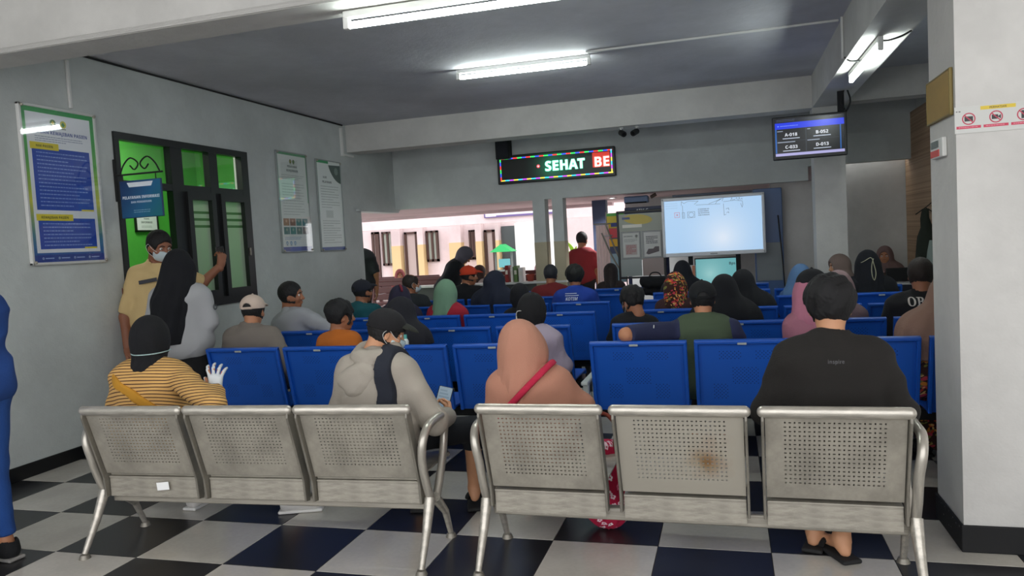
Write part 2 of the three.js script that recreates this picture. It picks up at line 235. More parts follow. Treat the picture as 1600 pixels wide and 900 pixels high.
// conduits and cable
tag(mesh('conduit', rbx(0.022, 0.36, 0.022, XL + 0.012, 2.82, -4.66, 0.004), M.plasticWhite), 'short white wall conduit above the large poster on the left wall', 'conduit');
tag(mesh('conduit', [rbx(0.03, 0.36, 0.04, XL + 0.015, 2.85, -8.85, 0.004), rbx(0.022, 0.025, 0.3, XL + 0.012, 2.69, -9.0, 0.004)], M.plasticWhite), 'white wall conduit beside the end of the rear ceiling beam', 'conduit');
tag(mesh('conduit', [rbx(2.05, 0.018, 0.025, -0.12, YC - 0.01, -6.68, 0.004), rbx(0.018, 0.33, 0.025, 0.92, YC - 0.165, -6.62, 0.004)].map((g, i) => i ? g : g.rotateY(0)), M.plasticWhite), 'long white conduit across the ceiling from the middle tube lamp', 'conduit');
tag(mesh('cable', tube([[XL + 0.012, YC - 0.012, -4.0], [XL + 0.012, YC - 0.016, -6], [XL + 0.012, YC - 0.012, -8.9]], 0.009, 30, 6), M.wire), 'black cable along the joint of ceiling and left wall', 'cable');
tag(mesh('cable', tube([[1.05, 2.70, -5.86], [1.1, 2.69, -5.84], [1.18, 2.7, -5.8], [1.24, 2.725, -5.78]], 0.007, 16, 6), M.wire), 'loose black cable at the near end of the right hand tube lamp', 'cable');
tag(mesh('cable', tube([[0.925, 2.75, -6.55], [0.96, 2.715, -6.54], [1.03, 2.705, -6.52]], 0.007, 10, 6), M.wire), 'short black cable from the conduit to the right hand tube lamp', 'cable');

// ---------- back wall fittings ----------
{ // running LED sign
  const t = thing('led_sign', 'running LED text sign with rainbow border high on the back wall', 'sign', [-2.275, 2.465, ZB + 0.01]);
  mesh('case', rbx(1.67, 0.40, 0.07, 0, 0, 0.035, 0.01), M.black, t);
  const em = canvasTex(1024, 240, (x, W, H) => {
    x.fillStyle = '#020403'; x.fillRect(0, 0, W, H);
    const g = x.createRadialGradient(470, 120, 20, 560, 120, 330); g.addColorStop(0, 'rgba(20,110,75,.8)'); g.addColorStop(1, 'rgba(10,50,35,0)'); x.fillStyle = g; x.fillRect(0, 0, W, H); x.fillStyle = 'rgba(190,45,30,.9)'; x.fillRect(842, 34, 150, 130);
    const cols = ['#ff3a3a', '#ffe14a', '#37ff6b', '#39d5ff', '#3a5bff', '#c84bff']; let k = 0; const dash = (a, b, w, h) => { x.fillStyle = cols[k++ % 6]; x.fillRect(a, b, w, h); };
    for (let i = 0; i < 25; i++) { dash(14 + i * 40, 16, 40, 11); dash(14 + i * 40, H - 27, 40, 11); } for (let i = 0; i < 6; i++) { dash(12, 16 + i * 34, 11, 34); dash(W - 24, 16 + i * 34, 11, 34); }
    x.textAlign = 'left'; x.textBaseline = 'middle'; x.font = 'bold 118px sans-serif'; x.lineJoin = 'round'; x.lineWidth = 9; x.strokeStyle = '#6cf5c6'; x.fillStyle = '#e9fff6'; x.strokeText('SEHAT', 420, 118, 400); x.fillText('SEHAT', 420, 118, 400); x.strokeStyle = '#ff5a46'; x.fillStyle = '#fff2ea'; x.strokeText('BE', 850, 116, 148); x.fillText('BE', 850, 116, 148); x.fillStyle = '#ff4d5a'; x.beginPath(); x.arc(362, 112, 15, 0, 7); x.fill(); x.fillStyle = '#ffd9d9'; x.beginPath(); x.arc(362, 112, 7, 0, 7); x.fill();
    x.fillStyle = 'rgba(0,0,0,.28)'; for (let i = 0; i < W; i += 6) x.fillRect(i, 0, 1.6, H); for (let j = 0; j < H; j += 6) x.fillRect(0, j, W, 1.6);
  });
  const s = mesh('display', new THREE.PlaneGeometry(1.63, 0.37), new THREE.MeshStandardMaterial({ color: 0x050505, roughness: 0.4, emissive: 0xffffff, emissiveMap: em, emissiveIntensity: 2.2 }), t); s.position.z = 0.0715;
  const l = new THREE.RectAreaLight(new THREE.Color(0.35, 1, 0.7), 0.5, 1.6, 0.35); l.position.z = 0.09; l.rotation.y = Math.PI; t.add(l);
}
{ const t = thing('loudspeaker', 'black box loudspeaker behind the LED sign on the back wall', 'speaker', [-3.0, 2.76, ZB + 0.005]); mesh('cabinet', rbx(0.2, 0.3, 0.16, 0, 0, 0.08, 0.01), M.blackMatte, t); mesh('grille', rbx(0.17, 0.27, 0.012, 0, 0, 0.163, 0.004), std(0x23262b, 0.9), t); }
for (const [x, z, lab, yaw] of [[-1.19, -9.12, 'black security camera under the rear beam, the one nearer the LED sign', 0.5], [-1.0, -9.12, 'black security camera under the rear beam, the one nearer the right pillar', -0.4]]) {
  const t = thing('security_camera', lab, 'camera', [x, 2.73, z], yaw); mesh('mount', [cyl(0.03, 0.03, 0.012, 0, -0.006, 0), bar(V(0, -0.01, 0), V(0, -0.05, 0.03), 0.01)], M.plasticWhite, t);
  const b = mesh('body', cyl(0.035, 0.035, 0.1, 0, 0, 0).rotateX(Math.PI / 2), M.blackMatte, t); b.position.set(0, -0.075, 0.05); b.rotation.x = 0.35; mesh('lens', cyl(0.018, 0.022, 0.012, 0, 0, 0).rotateX(Math.PI / 2).translate(0, 0, 0.053), std(0x050508, 0.1), b);
}
{ // queue screen hung from the beam
  const t = thing('queue_screen', 'ceiling hung television showing queue numbers beside the right pillar', 'television', [0.79, 2.315, -8.0], -0.02);
  mesh('housing', rbx(0.68, 0.42, 0.06, 0, 0, -0.01, 0.01), M.black, t);
  const em = canvasTex(960, 580, (x, W, H) => {
    x.fillStyle = '#04060c'; x.fillRect(0, 0, W, H); x.fillStyle = '#111424'; x.fillRect(0, 0, W, 60); textLines(x, 2, 25, 14, 260, 20, '#4d5468', 8); textLines(x, 1, 770, 14, 160, 18, '#4d5468', 8); x.fillStyle = '#1b3bf2'; x.fillRect(0, 62, W, 96); x.fillStyle = '#6f95ff'; x.beginPath(); x.arc(45, 112, 12, 0, 7); x.fill(); textLines(x, 1, 75, 106, 250, 20, '#7f98ff', 12);
    x.fillStyle = '#1f65b8'; x.fillRect(0, 158, 22, 370); x.fillRect(W - 60, 158, 16, 370); x.fillStyle = '#39424c'; x.fillRect(428, 165, 8, 360); x.fillRect(22, 345, 860, 4);
    const q = [['A-018', 225, 250], ['B-052', 655, 245], ['C-033', 225, 440], ['D-013', 655, 435]]; for (const [s, cx, cy] of q) { center(x, s, cx, cy, 'bold 68px sans-serif', '#f2f6ff'); x.fillStyle = '#cfd8ea'; x.fillRect(cx - 120, cy + 52, 240, 12); }
    x.fillStyle = '#aeb9cc'; x.fillRect(30, 186, 80, 10); x.fillRect(450, 180, 46, 10); x.fillRect(30, 356, 250, 12); x.fillRect(450, 352, 170, 12); x.fillStyle = '#b9b6ea'; x.fillRect(0, 534, W, 42);
  });
  const s = mesh('screen', new THREE.PlaneGeometry(0.63, 0.365), new THREE.MeshStandardMaterial({ color: 0x050507, roughness: 0.25, emissive: 0xffffff, emissiveMap: em, emissiveIntensity: 0.85 }), t); s.position.set(0, 0.006, 0.0215);
  mesh('bracket', [rbx(0.06, 0.5, 0.04, 0.3, 0.28, -0.07), rbx(0.16, 0.12, 0.03, 0.22, 0.04, -0.055)], M.blackMatte, t);
  mesh('cable', [tube([[0.36, 0.42, -0.05], [0.38, 0.3, -0.02], [0.33, 0.18, -0.05], [0.3, 0.05, -0.06]], 0.008, 16, 6), tube([[0.33, 0.42, -0.04], [0.3, 0.3, -0.02], [0.34, 0.2, -0.04], [0.28, 0.05, -0.06]], 0.006, 16, 6)], M.wire, t);
  const l = new THREE.RectAreaLight(new THREE.Color(0.3, 0.4, 1), 0.25, 0.6, 0.34); l.position.z = 0.04; l.rotation.y = Math.PI; t.add(l);
}
{ // interactive whiteboard on a stand
  const t = thing('interactive_whiteboard', 'large lit whiteboard screen with handwritten notes in front of the back opening', 'screen', [-0.195, 1.515, -10.15]);
  mesh('bezel', [rbx(1.28, 0.04, 0.06, 0, 0.365, 0, 0.01), rbx(1.28, 0.05, 0.06, 0, -0.36, 0, 0.01), rbx(0.035, 0.77, 0.06, -0.625, 0, 0, 0.01), rbx(0.035, 0.77, 0.06, 0.625, 0, 0, 0.01), rbx(1.25, 0.74, 0.03, 0, 0, -0.012, 0.01)], std(0xe6e8ea, 0.4), t);
  const em = canvasTex(1200, 700, (x, W, H) => {
    x.fillStyle = '#a9cdf0'; x.fillRect(0, 0, W, H); const g = x.createRadialGradient(720, 520, 30, 720, 480, 620); g.addColorStop(0, '#d9e6f6'); g.addColorStop(1, 'rgba(169,205,240,0)'); x.fillStyle = g; x.fillRect(0, 0, W, H);
    x.lineWidth = 4; x.strokeStyle = '#5d6a78'; x.lineCap = 'round'; const sq = (pts) => { x.beginPath(); pts.forEach(([a, b], i) => i ? x.lineTo(a, b) : x.moveTo(a, b)); x.stroke(); };
    sq([[215, 70], [220, 20], [250, 45], [300, 20], [430, 25], [380, 65]]); sq([[400, 75], [700, 80]]); sq([[640, 80], [660, 45], [720, 15], [560, 70]]); sq([[690, 20], [740, 10], [725, 45]]); sq([[740, 55], [880, 45], [970, 60], [975, 110], [965, 140], [950, 90]]); sq([[740, 80], [745, 230], [770, 220]]); sq([[230, 70], [235, 230]]); for (let i = 0; i < 5; i++) sq([[830 + i * 30, 25 + rnd() * 30], [845 + i * 30, 5 + rnd() * 25], [850 + i * 30, 40]]);
    x.strokeStyle = '#c0364a'; x.strokeRect(128, 160, 62, 64); center(x, 'H', 160, 192, 'bold 34px sans-serif', '#c0364a'); x.strokeStyle = '#5d6a78'; x.strokeRect(225, 165, 28, 74); x.strokeRect(292, 160, 90, 76); x.beginPath(); x.arc(338, 200, 32, 0, 7); x.stroke();
    x.strokeStyle = '#48525d'; for (const y of [135, 160, 185, 212]) { let u = 425; while (u < 555) { sq([[u, y], [u + 5, y - 8], [u + 9, y + 5]]); u += 12 + rnd() * 8; } } sq([[770, 150], [800, 140], [805, 165]]); sq([[775, 200], [800, 190], [802, 206]]); x.strokeStyle = '#8aa5bf'; for (const y of [40, 70, 100]) { let u = 20; while (u < 160) { sq([[u, y], [u + 12, y - 3]]); u += 22; } }
  });
  const s = mesh('screen', new THREE.PlaneGeometry(1.215, 0.69), new THREE.MeshStandardMaterial({ color: 0x101215, roughness: 0.3, emissive: 0xffffff, emissiveMap: em, emissiveIntensity: 0.95 }), t); s.position.set(0, 0.005, 0.006);
  mesh('logo', rbx(0.09, 0.012, 0.004, 0, -0.362, 0.031, 0.001), M.plasticGrey, t);
  mesh('top_bar', rbx(1.0, 0.03, 0.05, 0.0, 0.41, -0.04, 0.006), std(0x3b4657, 0.5), t);
  mesh('stand', [rbx(0.06, 1.2, 0.05, -0.3, -0.88, -0.06), rbx(0.06, 1.2, 0.05, 0.3, -0.88, -0.06), rbx(0.06, 0.05, 0.5, -0.3, -1.487, 0.0), rbx(0.06, 0.05, 0.5, 0.3, -1.487, 0.0), rbx(0.7, 0.05, 0.05, 0, -0.9, -0.06)], M.blackMatte, t);
  const l = new THREE.RectAreaLight(new THREE.Color(0.7, 0.85, 1), 0.9, 1.2, 0.68); l.position.z = 0.05; l.rotation.y = Math.PI; t.add(l);
}
{ // counter monitor below it
  const t = thing('counter_screen', 'pale turquoise monitor glowing under the large whiteboard screen', 'screen', [-0.16, 0.92, -10.28]);
  mesh('housing', rbx(0.58, 0.35, 0.04, 0, 0, 0, 0.008), std(0x30373d, 0.5), t);
  const em = canvasTex(560, 330, (x, W, H) => { x.fillStyle = '#6fb9be'; x.fillRect(0, 0, W, H); const g = x.createRadialGradient(180, 200, 20, 200, 200, 330); g.addColorStop(0, '#a3dcdc'); g.addColorStop(1, 'rgba(111,185,190,0)'); x.fillStyle = g; x.fillRect(0, 0, W, H); center(x, 'Bps', 470, 70, 'bold 48px sans-serif', '#14343a'); });
  const s = mesh('screen', new THREE.PlaneGeometry(0.55, 0.32), new THREE.MeshStandardMaterial({ color: 0x101215, roughness: 0.3, emissive: 0xffffff, emissiveMap: em, emissiveIntensity: 0.75 }), t); s.position.z = 0.0205;
  mesh('foot', [rbx(0.05, 0.75, 0.04, 0, -0.54, -0.02), rbx(0.3, 0.02, 0.22, 0, -0.91, -0.02)], M.blackMatte, t);
}
{ const t = thing('card_stand', 'small red and white leaflet holder beside the turquoise monitor', 'leaflet holder', [-0.5, 0, -10.1]); mesh('pole', [cyl(0.012, 0.012, 0.85, 0, 0.43, 0), cyl(0.12, 0.12, 0.02, 0, 0.01, 0)], M.steelDark, t);
  const tx = canvasTex(128, 160, (x) => { x.fillStyle = '#d8d2cc'; x.fillRect(0, 0, 128, 160); x.fillStyle = '#b5402f'; x.beginPath(); x.arc(54, 96, 30, 0, 7); x.fill(); x.fillStyle = '#c77f5a'; x.fillRect(90, 0, 38, 160); center(x, '5', 56, 96, 'bold 40px sans-serif', '#f1e6e0'); }); mesh('panel', rbx(0.13, 0.17, 0.012, 0, 0.93, 0, 0.003), M.plasticWhite, t); const p = mesh('print', new THREE.PlaneGeometry(0.12, 0.16), std(0xffffff, 0.5, 0, { map: tx }), t); p.position.set(0, 0.93, 0.0066); }
{ // glazed notice booth with black posts
  const t = thing('notice_booth', 'black framed glass booth front with two printed notices left of the whiteboard screen', 'booth', [-1.17, 0, -10.5]);
  mesh('frame', [rbx(0.03, 1.78, 0.04, -0.3, 0.89, 0), rbx(0.03, 1.78, 0.04, 0.32, 0.89, 0), rbx(0.65, 0.03, 0.04, 0.01, 1.77, 0), rbx(0.62, 0.025, 0.04, 0.01, 0.86, 0), rbx(0.03, 0.86, 0.04, 0.0, 0.43, 0)], M.black, t);
  mesh('upper_pane', rbx(0.59, 0.24, 0.012, 0.01, 1.62, 0, 0.002), std(0xa9ad9a, 0.2), t);
  mesh('lower_pane', [rbx(0.29, 0.24, 0.012, -0.14, 1.0, 0, 0.002)], std(0x9aa39f, 0.25), t); mesh('lower_pane', [rbx(0.29, 0.24, 0.012, 0.16, 1.0, 0, 0.002)], std(0x9c8a84, 0.25), t);
  mesh('back_pane', rbx(0.59, 0.42, 0.008, 0.01, 1.31, -0.01, 0.002), std(0x9ea29c, 0.3), t);
  const banner = canvasTex(320, 130, (x) => { x.fillStyle = '#9da394'; x.fillRect(0, 0, 320, 130); x.fillStyle = '#c9b23f'; x.beginPath(); x.ellipse(140, 40, 110, 40, 0.1, 0, 7); x.fill(); x.fillStyle = '#e8e6d8'; x.fillRect(20, 80, 150, 26); x.fillStyle = '#3f4f8a'; x.fillRect(20, 20, 60, 18); }); const bp = mesh('banner_print', new THREE.PlaneGeometry(0.57, 0.22), std(0xffffff, 0.4, 0, { map: banner }), t); bp.position.set(0.01, 1.62, 0.0075);
  const n = [canvasTex(220, 320, (x, W, H) => { x.fillStyle = '#cfd0ca'; x.fillRect(0, 0, W, H); x.strokeStyle = '#6e716e'; x.lineWidth = 5; x.strokeRect(6, 6, W - 12, H - 12); center(x, 'INFORMASI', 78, 50, 'bold 22px sans-serif', '#4b4f4c', 110); emblem(x, 180, 48, 18, '#8a8d88', '#6b6e69'); textLines(x, 3, 25, 85, 170, 14, '#8d908b', 5); x.fillStyle = '#b9a8a4'; x.fillRect(40, 150, 140, 130); textLines(x, 6, 50, 165, 120, 18, '#a0544c', 8); }), canvasTex(220, 320, (x, W, H) => { x.fillStyle = '#d2d2ce'; x.fillRect(0, 0, W, H); x.strokeStyle = '#6e716e'; x.lineWidth = 5; x.strokeRect(6, 6, W - 12, H - 12); textLines(x, 5, 35, 60, 150, 20, '#4c4f52', 10); x.fillStyle = '#5f5558'; x.beginPath(); x.moveTo(30, 270); x.lineTo(60, 215); x.lineTo(120, 215); x.lineTo(140, 190); x.lineTo(190, 190); x.lineTo(190, 250); x.lineTo(60, 285); x.fill(); })];
  n.forEach((tx, i) => { const f = mesh('notice', rbx(0.26, 0.37, 0.012, -0.13 + i * 0.29, 1.31, 0.005, 0.002), std(0x85888a, 0.5), t); const p = mesh('notice_print', new THREE.PlaneGeometry(0.245, 0.355), std(0xffffff, 0.5, 0, { map: tx }), f); p.position.set(-0.13 + i * 0.29, 1.31, 0.0117); });
}
{ const t = thing('teller_sign', 'dark blue machine header with white letters behind the notice booth', 'sign', [-1.13, 1.795, -10.95]);
  const tx = canvasTex(420, 80, (x, W, H) => { x.fillStyle = '#1d2a4e'; x.fillRect(0, 0, W, H); x.font = 'italic bold 48px sans-serif'; x.fillStyle = '#eef3fa'; x.textBaseline = 'middle'; x.fillText('ATM C', 90, 40); }); mesh('case', rbx(0.6, 0.1, 0.2, 0, 0, -0.1, 0.01), std(0x1d2a4e, 0.5), t); const p = mesh('print', new THREE.PlaneGeometry(0.5, 0.095), std(0xffffff, 0.5, 0, { map: tx }), t); p.position.z = 0.002;
  mesh('post', [rbx(0.05, 1.745, 0.05, -0.27, -0.922, -0.1), rbx(0.05, 1.745, 0.05, 0.27, -0.922, -0.1)], std(0x22305a, 0.5), t); }
{ const t = thing('promotion_banner', 'yellow, red and blue promotion banner left of the notice booth', 'banner', [-1.56, 0, -10.9]); const tx = canvasTex(128, 512, (x, W, H) => { x.fillStyle = '#34486b'; x.fillRect(0, 0, W, H); x.fillStyle = '#d8c53a'; x.fillRect(0, 0, W, 110); x.fillStyle = '#58b84c'; x.fillRect(0, 0, W, 20); x.fillStyle = '#2f3f86'; x.fillRect(30, 70, W, 30); x.fillStyle = '#d04a55'; x.fillRect(10, 112, 110, 70); x.fillStyle = '#d9b32f'; x.fillRect(10, 190, 100, 56); x.fillStyle = '#8db0bf'; x.fillRect(0, 300, W, 212); }); mesh('pole', [cyl(0.01, 0.01, 1.8, -0.13, 0.9, 0), cyl(0.01, 0.01, 1.8, 0.13, 0.9, 0), rbx(0.34, 0.03, 0.2, 0, 0.015, 0)], M.steelDark, t); mesh('sheet', bx(0.26, 1.0, 0.006, 0, 1.28, 0), M.plasticWhite, t); const p = mesh('print', new THREE.PlaneGeometry(0.255, 0.99), std(0xffffff, 0.5, 0, { map: tx }), t); p.position.set(0, 1.28, 0.005); }
tag(mesh('conduit', [tube([[-1.72, 1.5, -10.62], [-1.6, 1.2, -10.6], [-1.47, 0.95, -10.58]], 0.012, 10, 6), tube([[-1.66, 1.62, -10.62], [-1.55, 1.3, -10.6], [-1.47, 1.1, -10.58]], 0.012, 10, 6)], M.steelDark), 'pair of slanting grey stays beside the black booth frame', 'stay');
{ const t = thing('ceiling_spotlight', 'round ceiling spotlight glowing over the corridor right of the posts', 'lamp', [-1.68, 2.03, -11.5]); mesh('ring', new THREE.TorusGeometry(0.06, 0.012, 8, 24).rotateX(Math.PI / 2), M.plasticWhite, t); mesh('diffuser', cyl(0.055, 0.055, 0.012, 0, -0.002, 0, 20), lampMat(0xffffff, 14), t); const l = new THREE.SpotLight(0xffffff, 12, 6, 1.2, 0.8); l.position.set(0, -0.03, 0); l.target.position.set(0, -1, 0); l.castShadow = true; t.add(l, l.target); }
{ const t = thing('air_conditioner', 'grey blue unit hung under the corridor ceiling above the booth', 'air conditioner', [-1.25, 1.95, -10.95]); mesh('body', rbx(0.34, 0.1, 0.18, 0, 0, 0, 0.02), std(0x6c84a8, 0.5), t); mesh('vent', rbx(0.3, 0.02, 0.02, 0, -0.045, 0.085), M.blackMatte, t); mesh('pipe', bar(V(0.2, 0.02, 0), V(0.28, 0.06, 0), 0.025), std(0x6b5d55, 0.7), t); }
struct('pillar_corridor', span(-2.08, -1.86, 0, 2.03, -12.0, -12.2), std(0x3a4560, 0.7));
struct('wall_corridor', [span(-1.6, 1.3, 0, 2.03, -12.35, -12.5), span(1.15, 1.3, 0, 2.2, -10.9, -12.5)], std(0xc4c8c8, 0.75, 0, { map: plasterMap }));
{ const t = thing('teller_booth', 'tall blue booth panel right of the whiteboard screen', 'booth', [0.5, 0, -10.55]); mesh('panel', rbx(0.36, 1.96, 0.12, 0, 0.98, 0, 0.01), std(0x44628f, 0.35), t); mesh('lower_panel', rbx(0.32, 0.5, 0.01, 0, 1.0, 0.063), std(0x7d8587, 0.4), t); }
tag(mesh('broom_handle', tube([[0.62, 1.6, -10.42], [0.66, 0.9, -10.34], [0.69, 0.04, -10.28]], 0.008, 10, 8), M.wire), 'thin dark stick leaning beside the blue booth panel', 'stick');
{ // curtain
  const shape = []; for (let i = 0; i <= 24; i++) shape.push(V((i / 24 - 0.5) * 0.2, 0, Math.sin(i * 1.15) * 0.02));
  const g = new THREE.PlaneGeometry(0.2, 1.55, 24, 8), p = g.attributes.position; for (let i = 0; i < p.count; i++) { const k = Math.round((p.getX(i) / 0.2 + 0.5) * 24); p.setZ(i, Math.sin(k * 1.15) * 0.02 * (1 - 0.4 * p.getY(i))); p.setX(i, p.getX(i) * (1 - 0.1 * p.getY(i))); } g.computeVertexNormals();
  const t = thing('curtain', 'pinkish white curtain hanging beside the man in red', 'curtain', [-1.73, 0.84, -10.75]); mesh('cloth', g, std(0xf0d8d4, 0.9, 0, { side: THREE.DoubleSide }), t); mesh('rail', bar(V(-0.12, 0.79, 0), V(0.12, 0.79, 0), 0.01), M.steelDark, t); mesh('tie', new THREE.TorusGeometry(0.05, 0.012, 8, 16).rotateX(Math.PI / 2).translate(0.08, 0.62, 0), std(0xcfc3c8, 0.6), t);
}
// front pillar fittings
{ const t = thing('plaque', 'yellowed gold plaque high on the shaded side of the near right pillar', 'plaque', [0.928, 1.98, -3.82], -Math.PI / 2); mesh('plate', rbx(0.38, 0.19, 0.012, 0, 0, 0.006, 0.003), std(0xa8842f, 0.45, 0.25, { map: plasterMap }), t); mesh('rim', [rbx(0.39, 0.01, 0.016, 0, 0.095, 0.006), rbx(0.39, 0.01, 0.016, 0, -0.095, 0.006), rbx(0.01, 0.19, 0.016, 0.19, 0, 0.006), rbx(0.01, 0.19, 0.016, -0.19, 0, 0.006)], std(0x7a6a3a, 0.5, 0.3), t); }
{ const t = thing('wall_meter', 'small grey room meter with a red lower half on the near right pillar', 'meter', [0.929, 1.76, -3.83], -Math.PI / 2); mesh('case', rbx(0.2, 0.085, 0.02, 0, 0, 0.01, 0.005), M.plasticWhite, t); mesh('display', rbx(0.12, 0.032, 0.004, -0.02, 0.018, 0.021, 0.001), std(0x59605d, 0.3), t); mesh('red_panel', rbx(0.14, 0.03, 0.004, -0.02, -0.022, 0.021, 0.001), std(0xc8473f, 0.5), t); }
{ const t = thing('warning_strip', 'white strip with three red prohibition signs on the near right pillar', 'sign', [1.115, 1.85, -3.599]);
  const tx = canvasTex(1000, 290, (x, W, H) => { x.fillStyle = '#c9c9c4'; x.fillRect(0, 0, W, H); x.fillStyle = '#d9bd35'; x.fillRect(250, 8, 340, 40); center(x, 'PERHATIAN', 420, 29, 'bold 30px sans-serif', '#4a3c12', 250); x.fillStyle = '#6a6a66'; x.fillRect(10, 44, 16, 12); x.fillRect(36, 44, 20, 12);
    [135, 400, 665, 900].forEach((cx, i) => { x.fillStyle = '#2c2627'; if (i === 0) x.fillRect(cx - 42, 108, 84, 54); else if (i === 1) { x.fillRect(cx - 42, 112, 62, 48); x.beginPath(); x.moveTo(cx + 16, 136); x.lineTo(cx + 46, 112); x.lineTo(cx + 46, 160); x.fill(); } else x.fillRect(cx - 24, 92, 48, 86); x.strokeStyle = '#b5304a'; x.lineWidth = 12; x.beginPath(); x.arc(cx, 135, 60, 0, 7); x.stroke(); x.beginPath(); x.moveTo(cx - 42, 93); x.lineTo(cx + 42, 177); x.stroke(); x.fillStyle = '#c2304d'; x.fillRect(cx - 122, 212, 240, 30); textLines(x, 1, cx - 100, 223, 190, 10, '#e3a3ae', 6); }); });
  mesh('backing', bx(0.38, 0.11, 0.004, 0, 0, 0.002), M.plasticWhite, t); const p = mesh('print', new THREE.PlaneGeometry(0.378, 0.109), std(0xffffff, 0.45, 0, { map: tx }), t); p.position.z = 0.0045; }

// ---------- front steel benches ----------
const rustMap = canvasTex(256, 256, (x, W, H) => { x.fillStyle = '#ffffff'; x.fillRect(0, 0, W, H); for (let i = 0; i < 240; i++) { const r = Math.sqrt(rnd()) * rnd() * 60, a = rnd() * 6.3; x.fillStyle = `rgba(176,104,38,${0.006 + rnd() * 0.02})`; x.beginPath(); x.arc(172 + Math.cos(a) * r, 222 + Math.sin(a) * r, 5 + rnd() * 9, 0, 7); x.fill(); } }); rustMap.wrapS = rustMap.wrapT = THREE.RepeatWrapping; rustMap.repeat.set(1 / 0.6, 1 / 0.6); rustMap.offset.set(0.5, 0.5);
M.rusty = std(0xaaa497, 0.45, 0.3, { map: rustMap });
function steelBench(label, pos, turn, w, pitch, low = 0) {
  const t = thing('steel_bench', label, 'bench', pos, turn), n = 3;
  const top = V(0, 0.735, 0), bot = V(0, 0.375 - low, -0.115), dir = bot.clone().sub(top), len = dir.length(), ang = Math.atan2(dir.z, dir.y) + Math.PI;
  // perforated sheet: cells with square or oblong holes, margins left plain
  const nx = 21, ny = 15, mx = 0.065, pw = w - 0.03, ph = len - 0.03, cw = (pw - 2 * mx) / nx, y0 = 0.022, ch = (ph - y0 - 0.062) / ny, pos3 = [], thick = 0.0035;
  const quad = (a, b, c, d) => pos3.push(...a, ...b, ...c, ...a, ...c, ...d);
  const slab = (x0, x1, ya, yb) => { for (const s of [1, -1]) { const z = s * thick / 2; s > 0 ? quad([x0, ya, z], [x1, ya, z], [x1, yb, z], [x0, yb, z]) : quad([x1, ya, z], [x0, ya, z], [x0, yb, z], [x1, yb, z]); } };
  slab(-pw / 2, pw / 2, -y0, 0); slab(-pw / 2, pw / 2, -ph, -ph + 0.062); slab(-pw / 2, -pw / 2 + mx, -ph + 0.062, -y0); slab(pw / 2 - mx, pw / 2, -ph + 0.062, -y0);
  for (let i = 0; i < nx; i++) for (let j = 0; j < ny; j++) {
    const a = -pw / 2 + mx + i * cw, b = -y0 - (j + 1) * ch, wide = (i + j) % 2, hw = cw * (wide ? 0.28 : 0.17), hh = ch * (wide ? 0.14 : 0.21), cx = a + cw / 2, cy = b + ch / 2;
    slab(a, a + cw, b, cy - hh); slab(a, a + cw, cy + hh, b + ch); slab(a, cx - hw, cy - hh, cy + hh); slab(cx + hw, a + cw, cy - hh, cy + hh);
    const e = [[cx - hw, cy - hh], [cx + hw, cy - hh], [cx + hw, cy + hh], [cx - hw, cy + hh]]; for (let k = 0; k < 4; k++) { const p = e[k], q = e[(k + 1) % 4]; quad([p[0], p[1], thick / 2], [p[0], p[1], -thick / 2], [q[0], q[1], -thick / 2], [q[0], q[1], thick / 2]); }
  }
  const sheet = new THREE.BufferGeometry(); sheet.setAttribute('position', new THREE.Float32BufferAttribute(pos3, 3)); sheet.computeVertexNormals(); boxUV(sheet);
  const tilt = (g) => g.rotateX(ang).translate(0, top.y, top.z);
  tilt(sheet.translate(0, -0.015, 0));
  const rail = new THREE.CapsuleGeometry(0.024, w - 0.02, 6, 16).rotateZ(Math.PI / 2).scale(1, 1, 0.8).translate(0, 0.735, 0.002);
  const prof = (s) => { const sh = new THREE.Shape(); sh.moveTo(0.012, 0.735); sh.lineTo(0.015, 0.70); sh.lineTo(-0.092, 0.37); sh.lineTo(-0.1, 0.27); sh.lineTo(-0.135, 0.265); sh.lineTo(-0.145, 0.36); sh.lineTo(-0.035, 0.71); sh.closePath(); return new THREE.ExtrudeGeometry(sh, { depth: 0.007, bevelEnabled: true, bevelSize: 0.002, bevelThickness: 0.002, bevelSegments: 1 }).rotateY(-Math.PI / 2).translate(s * (w / 2 - 0.006) + 0.0035, 0, 0); };
  const apron = [rbx(w - 0.03, 0.105, 0.006, 0, 0.315 - low, -0.128, 0.002), rbx(w - 0.03, 0.008, 0.05, 0, 0.365 - low, -0.145, 0.002)];
  const pan = [rbx(w - 0.02, 0.008, 0.40, 0, 0.385, -0.36, 0.003), new THREE.CapsuleGeometry(0.016, w - 0.05, 4, 10).rotateZ(Math.PI / 2).translate(0, 0.372, -0.565), rbx(w - 0.03, 0.008, 0.05, 0, 0.375, -0.16, 0.002)];
  for (let k = 0; k < n; k++) {
    const ox = (k - 1) * pitch, mv = (g) => g.clone().translate(ox, 0, 0);
    const back = mesh('backrest', mv(sheet), low && k === 1 ? M.rusty : M.steel, t); mesh('top_rail', mv(rail), M.steelBright, back);
    for (const s of [-1, 1]) mesh('side_plate', mv(prof(s)), M.steelDark, back);
    mesh('apron', apron.map(mv), M.steel, back);
    mesh('seat', pan.map(mv), M.steel, t);
  }
  const L = pitch * 2 + w;
  mesh('beam', [rbx(L + 0.02, 0.055, 0.05, 0, 0.248 - low * 0.5, -0.19, 0.008)], M.steel, t);
  mesh('beam_clamp', [-1, 0, 1].map((k) => rbx(0.1, 0.07, 0.2, k * pitch, 0.315, -0.28, 0.005)), M.steelDark, t);
